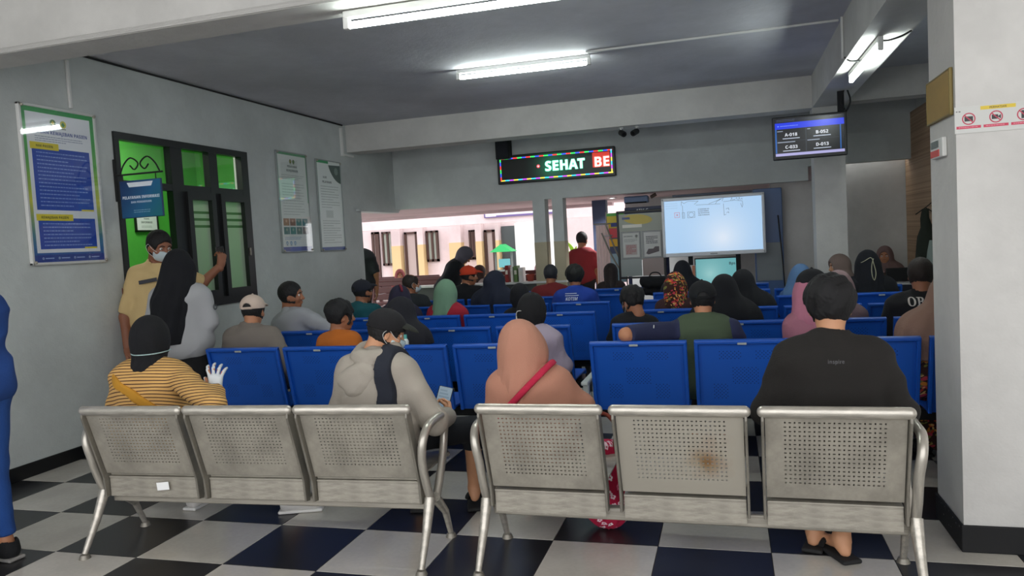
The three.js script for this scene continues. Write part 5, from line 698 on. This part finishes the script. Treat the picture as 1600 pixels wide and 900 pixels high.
const p2 = person({ label: 'standing woman with a long black headscarf and light grey sweater facing the guard', near: true, pose: 'stand', x: -3.875, top: 1.535, rx: -3.8, rz: -4.55, th: 208, w: 0.94, fat: 1.05, head: { yaw: 0.1, pitch: 0.05 }, skin: 1,
  upper: { name: 'sweater', c: 0xa6a7a9, sleeve: 1.95, loose: 0.012, fold: 0.007 }, lower: { c: 0x0d0e12, skirt: true }, cover: { type: 'scarf', c: 0x090b12, falls: [[0.07, 0.7, -0.07, 0.14], [0.12, 0.55, -0.06, 0.14], [0.06, 0.86, -0.08, 0.13]], hem: 0.86, thick: 0.018 }, feet: { kind: 'shoe', c: 0x17171a },
  armR: { el: [-3.62, 1.0, -4.62], wr: [-3.78, 1.02, -4.84], hand: 'relaxed' }, armL: { wrL: [0.06, 1.0, 0.24], elL: [0.22, 1.0, 0.02] } });
{ const m = mesh('sleeve_badge', new THREE.TorusGeometry(0.018, 0.004, 8, 20), std(0x4a4d50, 0.8), p2.shirt); m.position.copy(p2.S.R.sh.clone().lerp(p2.S.R.el, 0.45)).add(V(-0.072, 0.0, -0.03)); m.rotation.y = -2.0; }
person({ label: 'person in blue trousers standing at the left edge of the picture', near: true, pose: 'stand', x: -3.6, s: 0.98, rx: -3.555, pitch: 0.07, rz: -2.76, th: 272, armL: { elL: [0.22, 1.02, 0.12], wrL: [0.2, 0.85, 0.3] }, armR: { elL: [-0.22, 1.02, 0.12], wrL: [-0.2, 0.85, 0.3] }, w: 1, skin: 1, upper: { c: 0x1a4184, sleeve: 1.9, loose: 0.006, fold: 0.012 }, lower: { c: 0x1b4588, len: 1.9 }, cover: { type: 'hair' }, feet: { kind: 'shoe', c: 0x0e0f12, sole: 0x8d8a86 } });
// first blue row
const p7 = person({ label: 'seated man in a cream cap with a back opening and a taupe shirt', near: true, x: -3.45, top: 1.175, rx: -3.37, rz: zr(0), w: 1.12, fat: 1.12, head: { yaw: 0.14, pitch: 0.16 }, skin: 1, upper: { c: 0x787068, sleeve: 1.9, loose: 0.008, collar: true, collarMat: cloth(0x787068) }, lower: { c: 0x23252b }, cover: { type: 'cap', c: 0xd2bdad, brim: 0xd2bdad, hair: 0x0e0c0b }, armR: { el: [-3.02, 0.66, -4.62], wr: [-3.0, 0.48, -4.72] } });
const p9 = person({ label: 'seated boy in an orange shirt with tufted black hair', near: true, x: -2.65, top: 1.095, rz: zr(0), th: 178, w: 0.92, head: { yaw: -0.75, pitch: 0.05 }, skin: 2, upper: { c: 0xb5631d, sleeve: 0.8 }, lower: { c: 0x2a2d38 }, cover: { type: 'hair', kind: 'full', hair: 0x0b0b0d } });
person({ label: 'seated woman in a black headscarf behind the black cap of the hoodie man', near: true, x: -2.22, top: 1.10, rz: zr(0) - 0.07, w: 1.0, fat: 1.1, head: { yaw: -0.3, pitch: 0.1 }, skin: 1, upper: { c: 0x0f1013, sleeve: 1.9, loose: 0.01 }, lower: { c: 0x121318, skirt: true }, cover: { type: 'scarf', c: 0x14141c, len: 0.16, thick: 0.018, drape: true, hem: 0.78 } });
const p20 = person({ label: 'seated woman in a black headscarf with white mask cord and lavender shirt', near: true, x: -1.29, top: 1.105, rx: -1.26, rz: zr(0), th: 176, w: 1.02, fat: 1.1, head: { yaw: -0.15, pitch: 0.05 }, skin: 1, upper: { c: 0x9b8f9d, sleeve: 1.9, loose: 0.012, fold: 0.008 }, lower: { c: 0x191a22, skirt: true }, cover: { type: 'scarf', c: 0x0c0b0e, tight: true, thick: 0.012 },
  cord: { c: 0xc9c6be, pts: [[[-0.1, -0.02, 0.03], [-0.09, -0.01, -0.07], [-0.04, 0.0, -0.125], [0.02, 0.012, -0.135], [0.065, 0.005, -0.122], [0.085, -0.04, -0.1], [0.08, -0.085, -0.1], [0.07, -0.1, -0.11], [0.066, -0.07, -0.122], [0.075, -0.03, -0.115]]] } });
const p29 = person({ label: 'seated man in a black cap and olive vest, arm laid over the seat back', near: true, x: -0.2, top: 1.15, rx: -0.17, rz: zr(0) - 0.02, th: 180, w: 1.12, fat: 1.06, head: { yaw: 0.1, pitch: 0.05 }, skin: 1, upper: { c: 0x282d4c, sleeve: 0.97, loose: 0.006 }, lower: { c: 0x1d2026 }, vest: 0x44523d, cover: { type: 'cap', c: 0x0c0f12, hair: 0x0b0b0c },
  armL: { el: [-0.605, 0.865, -4.44], wr: [-0.5, 0.76, -4.66] } });
{ const m = mesh('sleeve_tag', rbx(0.035, 0.022, 0.003, 0, 0, 0, 0.001), M.plasticWhite, p29.shirt); m.position.copy(p29.S.L.sh.clone().lerp(p29.S.L.el, 0.5)).add(V(0, 0.045, -0.05)); m.rotation.set(0.7, Math.PI, 0); }
const p36 = person({ label: 'seated woman in pink scarf and black cap left of the dark jacketed man', near: true, x: 0.475, top: 1.19, rx: 0.46, rz: zr(0), th: 176, w: 0.68, head: { yaw: 0.05 }, skin: 1, upper: { c: 0x9b6473, sleeve: 1.9, loose: 0.01 }, lower: { c: 0x1c1d26, skirt: true }, cover: { type: 'scarf', c: 0xb06f82, falls: [[0.1, 0.8, 0.0, 0.06], [0.0, 0.75, -0.04, 0.08]], hem: 0.74 } });
{ const m = mesh('cap', CAP.dome, cloth(0x0d0f14), p36.g); m.position.copy(p36.hc).add(V(0, 0.012, 0)); m.quaternion.copy(p36.HR); m.scale.setScalar(p36.hs * 1.06); mesh('brim', CAP.brim, cloth(0x0d0f14), m); const l = mesh('mask_cord', MASK.loops, cloth(0xd8d4d4), p36.g); l.position.copy(p36.hc).add(V(0, 0.02, -0.01)); l.quaternion.copy(p36.HR); l.scale.setScalar(p36.hs * 1.18); }
person({ label: 'seated woman in a beige headscarf and red flowered skirt behind the near right pillar', near: true, x: 1.16, top: 1.12, rz: zr(0) + 0.02, th: 176, w: 1.1, fat: 1.15, roll: -0.04, head: { yaw: -0.4 }, skin: 1, upper: { mat: cloth(0xffffff, { map: floralTex }), sleeve: 1.9, loose: 0.01 }, lower: { mat: cloth(0xffffff, { map: floralTex }), skirt: true }, cover: { type: 'scarf', c: 0x8a6c5d, drape: true, wide: 1.0, hem: 0.66, thick: 0.004 } });
// second blue row
const p8 = person({ label: 'seated man with short black hair in a light grey shirt looking right, by the wall', near: true, x: -3.74, top: 1.215, rx: -3.55, rz: zr(1), th: 172, roll: -0.22, twist: -0.25, w: 1.08, fat: 1.05, head: { yaw: -1.15, roll: 0.05 }, skin: 2, face: true, upper: { c: 0xa6a8ad, sleeve: 1.0, loose: 0.008 }, lower: { c: 0x2c2e35 }, cover: { type: 'hair', kind: 'short' }, armR: { el: [-3.16, 0.8, -5.55], wr: [-3.05, 0.62, -5.75] } });
person({ label: 'boy with his black haired head bent to the left, in a black shirt', x: -0.80, top: 1.045, rx: -0.72, rz: zr(1), th: 184, roll: 0.06, head: { yaw: 0.7, pitch: 0.35 }, skin: 2, upper: { c: 0x111216, sleeve: 0.9 }, lower: { c: 0x20232c }, cover: { type: 'hair', kind: 'full' }, mask: 0x22252a });
person({ label: 'seated woman in a black headscarf right behind the man in the olive vest', x: -0.05, top: 1.125, rz: zr(1), w: 1.05, fat: 1.15, head: { yaw: 0.15, pitch: 0.05 }, skin: 1, upper: { c: 0x0c0d12, sleeve: 1.9, loose: 0.012 }, lower: { c: 0x111218, skirt: true }, cover: { type: 'scarf', c: 0x0a0c12, drape: true, hem: 0.7, wide: 0.95, thick: 0.018 } });
person({ label: 'seated woman in a dusty pink headscarf partly hidden by the dark jacketed man', x: 0.735, top: 1.12, rx: 0.72, rz: zr(1), w: 0.84, head: { yaw: 0.2 }, skin: 1, upper: { c: 0x7a6467, sleeve: 1.9, loose: 0.01 }, lower: { c: 0x24242c, skirt: true }, cover: { type: 'scarf', c: 0x9a8082, falls: [[0, 0.76, -0.06, 0.12]], hem: 0.74 } });
const p37 = person({ label: 'seated boy in a black shirt with large white letters on the back', x: 1.24, top: 1.185, rz: zr(1), th: 180, w: 1.05, head: { yaw: -0.2, pitch: 0.05 }, skin: 2, upper: { c: 0x17171a, sleeve: 0.95, loose: 0.008 }, lower: { c: 0x22242b }, cover: { type: 'hair', kind: 'short', hair: 0x241a14 } });
decal(p37, lettering(512, 128, (x, W, H) => { x.font = 'bold 112px serif'; x.textAlign = 'center'; x.textBaseline = 'middle'; x.fillStyle = '#c9c2ba'; x.fillText('OBA', W / 2, H / 2, 480); }), V(0.03, 0.9, -0.12), V(0.32, 0.09, 0.13), [0, Math.PI, 0]);
// third row
person({ label: 'seated man in a dark cap with pale crown and teal shirt by the left wall', x: -3.5, top: 1.175, rx: -3.42, rz: zr(2), th: 176, w: 1.05, head: { yaw: -0.5, pitch: 0.0 }, skin: 2, upper: { c: 0x105058, sleeve: 0.95, loose: 0.006 }, lower: { c: 0x1d2026 }, cover: { type: 'cap', c: 0x1a1d28, hair: 0x0b0b0d } });
person({ label: 'seated woman in a plum headscarf with a maroon fold, near the left opening', x: -3.02, top: 1.09, rz: zr(2), head: { yaw: -0.2 }, skin: 1, upper: { c: 0x1d1c26, sleeve: 1.9 }, lower: { c: 0x191a20, skirt: true }, cover: { type: 'scarf', c: 0x29253a, drape: true, hem: 0.78, wide: 0.85 } });
{ const p = scene.children[scene.children.length - 1]; const m = mesh('scarf_fold', new THREE.TorusGeometry(0.118, 0.012, 8, 30, 2.4).rotateY(-0.9), cloth(0x7a2438), p); m.position.set(0, 0.98, -0.02); m.rotation.z = 0.2; }
person({ label: 'seated woman in a sage green headscarf and crimson shirt', x: -2.55, top: 1.135, rz: zr(2), th: 176, roll: -0.03, w: 1.02, fat: 1.05, head: { yaw: -0.2, pitch: 0.0 }, skin: 1, upper: { c: 0x97182c, sleeve: 1.9, loose: 0.008 }, lower: { c: 0x1c1d24, skirt: true }, cover: { type: 'scarf', c: 0x6f9277, falls: [[0.06, 0.78, -0.07, 0.12], [0.0, 0.76, -0.09, 0.09]], hem: 0.74, thick: 0.012 } });
person({ label: 'small child with a black round head beyond the woman with the mask cord', x: -1.84, top: 1.06, rz: zr(2), w: 0.85, skin: 2, head: {}, upper: { c: 0x17171c, sleeve: 0.9 }, lower: { c: 0x22242b }, cover: { type: 'scarf', c: 0x0f0f14, tight: true, thick: 0.006 } });
person({ label: 'seated woman in an orange and red flowered headscarf', x: -0.46, top: 1.115, rz: zr(2), w: 0.92, head: { yaw: 0.2 }, skin: 1, upper: { c: 0x3a2020, sleeve: 1.9 }, lower: { c: 0x1d1a1c, skirt: true }, cover: { type: 'scarf', mat: cloth(0xffffff, { map: floralTex }), c: 0, falls: [[0, 0.76, -0.06, 0.125]], hem: 0.72, thick: 0.006 } });
person({ label: 'seated woman in a wide black headscarf, two rows beyond the olive vest', x: 0.1, top: 1.105, rz: zr(2), w: 1.12, fat: 1.15, head: { yaw: -0.3 }, skin: 1, upper: { c: 0x0c0d12, sleeve: 1.9, loose: 0.012 }, lower: { c: 0x111218, skirt: true }, cover: { type: 'scarf', c: 0x0b0d13, drape: true, hem: 0.7, thick: 0.018 } });
// fourth row
person({ label: 'seated balding man with a white mask and dark grey shirt below the opening', x: -3.3, top: 1.165, rz: zr(3), w: 1.12, th: 178, head: { yaw: -0.75, pitch: 0.05 }, skin: 2, upper: { c: 0x1e2327, sleeve: 0.95, loose: 0.01 }, lower: { c: 0x1b1d22 }, cover: { type: 'hair', kind: 'thin', hair: 0x231a15 }, mask: 0xb8c4c8 });
person({ label: 'seated woman in a navy headscarf just left of the posts', x: -2.35, top: 1.165, rz: zr(3), w: 1.0, fat: 1.1, head: { yaw: -0.6, pitch: 0.1 }, skin: 1, upper: { c: 0x161b2c, sleeve: 1.9, loose: 0.01 }, lower: { c: 0x161821, skirt: true }, cover: { type: 'scarf', c: 0x161c2e, drape: true, hem: 0.72, wide: 0.8, bun: true } });
const p22 = person({ label: 'seated man in a bright blue jersey with white lettering on the back', x: -1.51, top: 1.175, rz: zr(3), w: 1.08, fat: 1.05, head: { yaw: 0.15 }, skin: 2, upper: { name: 'jersey', c: 0x15388f, sleeve: 1.9, collar: true, collarMat: cloth(0x15388f), loose: 0.006 }, lower: { c: 0x16181f }, cover: { type: 'hair', kind: 'full', hair: 0x10120f } });
decal(p22, lettering(256, 128, (x, W, H) => { x.fillStyle = '#d5dcea'; x.fillRect(40, 18, 150, 8); x.fillRect(40, 44, 176, 8); x.font = 'italic bold 58px sans-serif'; x.textAlign = 'center'; x.textBaseline = 'middle'; x.fillText('KOTIM', 118, 90, 160); }), V(0.015, 0.87, -0.13), V(0.2, 0.1, 0.13), [0, Math.PI, 0]);
person({ label: 'seated woman in a dusty blue headscarf spreading wide, before the right pillar', x: 0.63, top: 1.085, rz: zr(3), w: 1.1, fat: 1.1, head: { yaw: -0.3 }, skin: 1, upper: { c: 0x3f5c86, sleeve: 1.9 }, lower: { c: 0x1c2534, skirt: true }, cover: { type: 'scarf', c: 0x56779f, falls: [[0.27, 0.68, -0.04, 0.09], [0.1, 0.66, -0.06, 0.16]], hem: 0.6, thick: 0.012 } });
person({ label: 'seated woman in a wide black headscarf with two hanging white cords', x: 1.2, top: 1.2, rz: zr(3), w: 1.08, fat: 1.1, head: { yaw: 0.1 }, skin: 1, upper: { c: 0x0a0c13, sleeve: 1.9, loose: 0.012 }, lower: { c: 0x0f1119, skirt: true }, cover: { type: 'scarf', c: 0x080b14, falls: [[0.05, 0.66, -0.05, 0.19], [-0.06, 0.66, -0.05, 0.19]], hem: 0.62, thick: 0.014 }, cord: { c: 0xb9b79a, pts: [[[0.115, 0.0, -0.05], [0.06, 0.04, -0.135], [0.0, 0.07, -0.14], [-0.02, 0.0, -0.158], [-0.03, -0.09, -0.178], [-0.01, -0.15, -0.19], [0.005, -0.1, -0.18], [0.0, 0.0, -0.158], [-0.02, 0.06, -0.144]]] } });
// fifth and sixth rows
person({ label: 'seated man in an orange red cap and black shirt facing right', x: -3.03, top: 1.205, rx: -2.98, rz: zr(4), th: 170, w: 1.1, head: { yaw: -0.9, pitch: 0.1 }, skin: 2, upper: { c: 0x0e1015, sleeve: 1.9, loose: 0.014 }, lower: { c: 0x15171d }, cover: { type: 'cap', c: 0xc23c1e, brim: 0xb83a1c, hair: 0x101010 } });
person({ label: 'seated man with cropped grey hair in a dark red shirt before the left post', x: -1.97, top: 1.165, rz: zr(4), w: 1.1, head: { yaw: -0.05 }, skin: 2, upper: { c: 0x6e1e20, sleeve: 1.0, loose: 0.008 }, lower: { c: 0x1b1d22 }, cover: { type: 'hair', kind: 'short', hair: 0x25262b } });
person({ label: 'seated woman in a black headscarf left of the turquoise monitor', x: -0.5, top: 1.145, rz: zr(4), w: 1.0, fat: 1.1, skin: 1, head: {}, upper: { c: 0x0e0f16, sleeve: 1.9 }, lower: { c: 0x131520, skirt: true }, cover: { type: 'scarf', c: 0x0d1019, drape: true, hem: 0.7, wide: 0.9 } });
person({ label: 'woman in a taupe headscarf turned back to the left before the right pillar', x: 1.07, top: 1.135, rz: zr(4), th: 262, w: 1.0, head: { yaw: 0.35, pitch: 0.1 }, face: true, skin: 3, upper: { c: 0x6a5f5c, sleeve: 1.9 }, lower: { c: 0x22242b, skirt: true }, cover: { type: 'scarf', c: 0x75645d, len: 0.14 } });
person({ label: 'seated woman with long brown hair beside the black framed booth', x: -1.42, top: 1.105, rz: zr(5), w: 0.95, head: { yaw: 0.1 }, skin: 1, upper: { c: 0x2a1f1e, sleeve: 1.9 }, lower: { c: 0x1b1b22, skirt: true }, cover: { type: 'hair', kind: 'long', hair: 0x1f1310 } });
// people at and beyond the opening
person({ label: 'standing man in a red shirt beside the pinkish curtain, seen from behind', pose: 'stand', x: -2.1, top: 1.54, rz: -11.1, th: 180, w: 1.0, skin: 2, head: { yaw: -0.2 }, upper: { c: 0x7d2026, sleeve: 0.95 }, lower: { c: 0x17181c }, cover: { type: 'hair', kind: 'short', hair: 0x151313 } });
person({ label: 'standing man in black at the left end of the opening, half behind the wall', pose: 'stand', x: -5.25, top: 1.735, rz: -10.0, th: 200, w: 1.08, fat: 1.1, skin: 2, head: { yaw: 0.1 }, upper: { c: 0x14151b, sleeve: 1.0, loose: 0.01 }, lower: { c: 0x0f1015 }, cover: { type: 'hair', kind: 'short' } });
person({ label: 'woman with a grey hood over black clothes bending to the right at the low wall', pose: 'stand', x: -3.66, top: 1.4, rz: -9.95, rx: -3.86, th: 100, pitch: 0.5, w: 1.05, fat: 1.15, s: 0.92, skin: 1, head: { pitch: 0.75, yaw: 0.1 }, upper: { c: 0x0f1116, sleeve: 1.9, loose: 0.014 }, lower: { c: 0x101218, skirt: true }, cover: { type: 'scarf', c: 0x55515a, tight: true, thick: 0.012 } });
person({ label: 'woman with brown hair beyond the low wall, behind the navy headscarf', x: -3.8, top: 1.1, rz: -11.35, th: 150, w: 1.0, skin: 1, head: {}, upper: { c: 0x8d7f7c, sleeve: 1.0 }, lower: { c: 0x3a2a28, skirt: true }, cover: { type: 'hair', kind: 'long', hair: 0x35201a } });
person({ label: 'small figure in a dull red headscarf on the yard bench at left', x: -5.93, top: 1.04, rz: -13.0, th: 20, w: 0.95, skin: 1, face: true, head: { yaw: 0.1 }, upper: { c: 0x7c3a3a, sleeve: 1.9 }, lower: { c: 0x53302f, skirt: true }, cover: { type: 'scarf', c: 0x8f4b4b, len: 0.14 } });
person({ label: 'person in pink clothes seated beyond the low wall beside the posts', x: -2.98, top: 1.08, rz: -12.0, th: 170, w: 0.95, skin: 3, head: {}, upper: { c: 0xc9577e, sleeve: 1.9 }, lower: { c: 0xa84a6e, skirt: true }, cover: { type: 'scarf', c: 0xd9a9b4, len: 0.14 } });
person({ label: 'woman in a pinkish headscarf and tan top facing us behind the counter', x: 1.8, top: 1.15, rz: -10.05, th: 350, w: 1.05, skin: 1, face: true, head: { yaw: -0.1 }, upper: { c: 0x6e5d50, sleeve: 1.9 }, lower: { c: 0x2a2a2e, skirt: true }, cover: { type: 'scarf', c: 0x7d6460, len: 0.1 } });
{ const t = thing('bottle', 'small white bottle with a turquoise cap, right of the black capped man', 'bottle', [-2.085, 0.782, -4.585]); mesh('bottle_body', new THREE.LatheGeometry([[0, 0], [0.02, 0], [0.022, 0.01], [0.022, 0.05], [0.016, 0.062], [0.012, 0.068], [0, 0.068]].map(([a, b]) => new THREE.Vector2(a, b)), 18), std(0xcfd6d2, 0.4), t); mesh('cap', cyl(0.012, 0.013, 0.028, 0, 0.08, 0), std(0x58a9a0, 0.5), t); }
{ const t = thing('backpack', 'black backpack on the blue seat under the small white bottle', 'bag', [-2.1, 0.424, -4.57]); mesh('bag_body', rbx(0.26, 0.358, 0.1, 0, 0.179, 0, 0.04), cloth(0x121318), t); mesh('pocket', rbx(0.2, 0.16, 0.03, 0, 0.1, 0.05, 0.014), cloth(0x16171c), t); }
{ const t = thing('shoulder_bag', 'black bag slumped over a far seat back, left of the flowered headscarf', 'bag', [-0.85, 0.83, RZ(5) - 0.04]); const F = new Field(); F.cone(V(-0.12, 0.06, 0), V(0.12, 0.05, 0), 0.07, 0.06, 0.04); F.cone(V(-0.1, -0.05, -0.06), V(0.1, -0.05, -0.06), 0.06, 0.06, 0.04); F.disp = (x, y, z) => 0.005 * Math.sin(x * 50 + y * 30); mesh('bag_body', nets(F, 0.012), cloth(0x0d0e12), t); mesh('handle', tube([[-0.08, 0.1, 0], [-0.04, 0.16, 0], [0.04, 0.16, 0], [0.08, 0.1, 0]], 0.008, 16, 6), cloth(0x0d0e12), t); }

scene.traverse((o) => { if (o.isLight) { if (o.shadow) { o.castShadow = true; o.shadow.radius = 1.5; } } });
renderer.render(scene, camera);
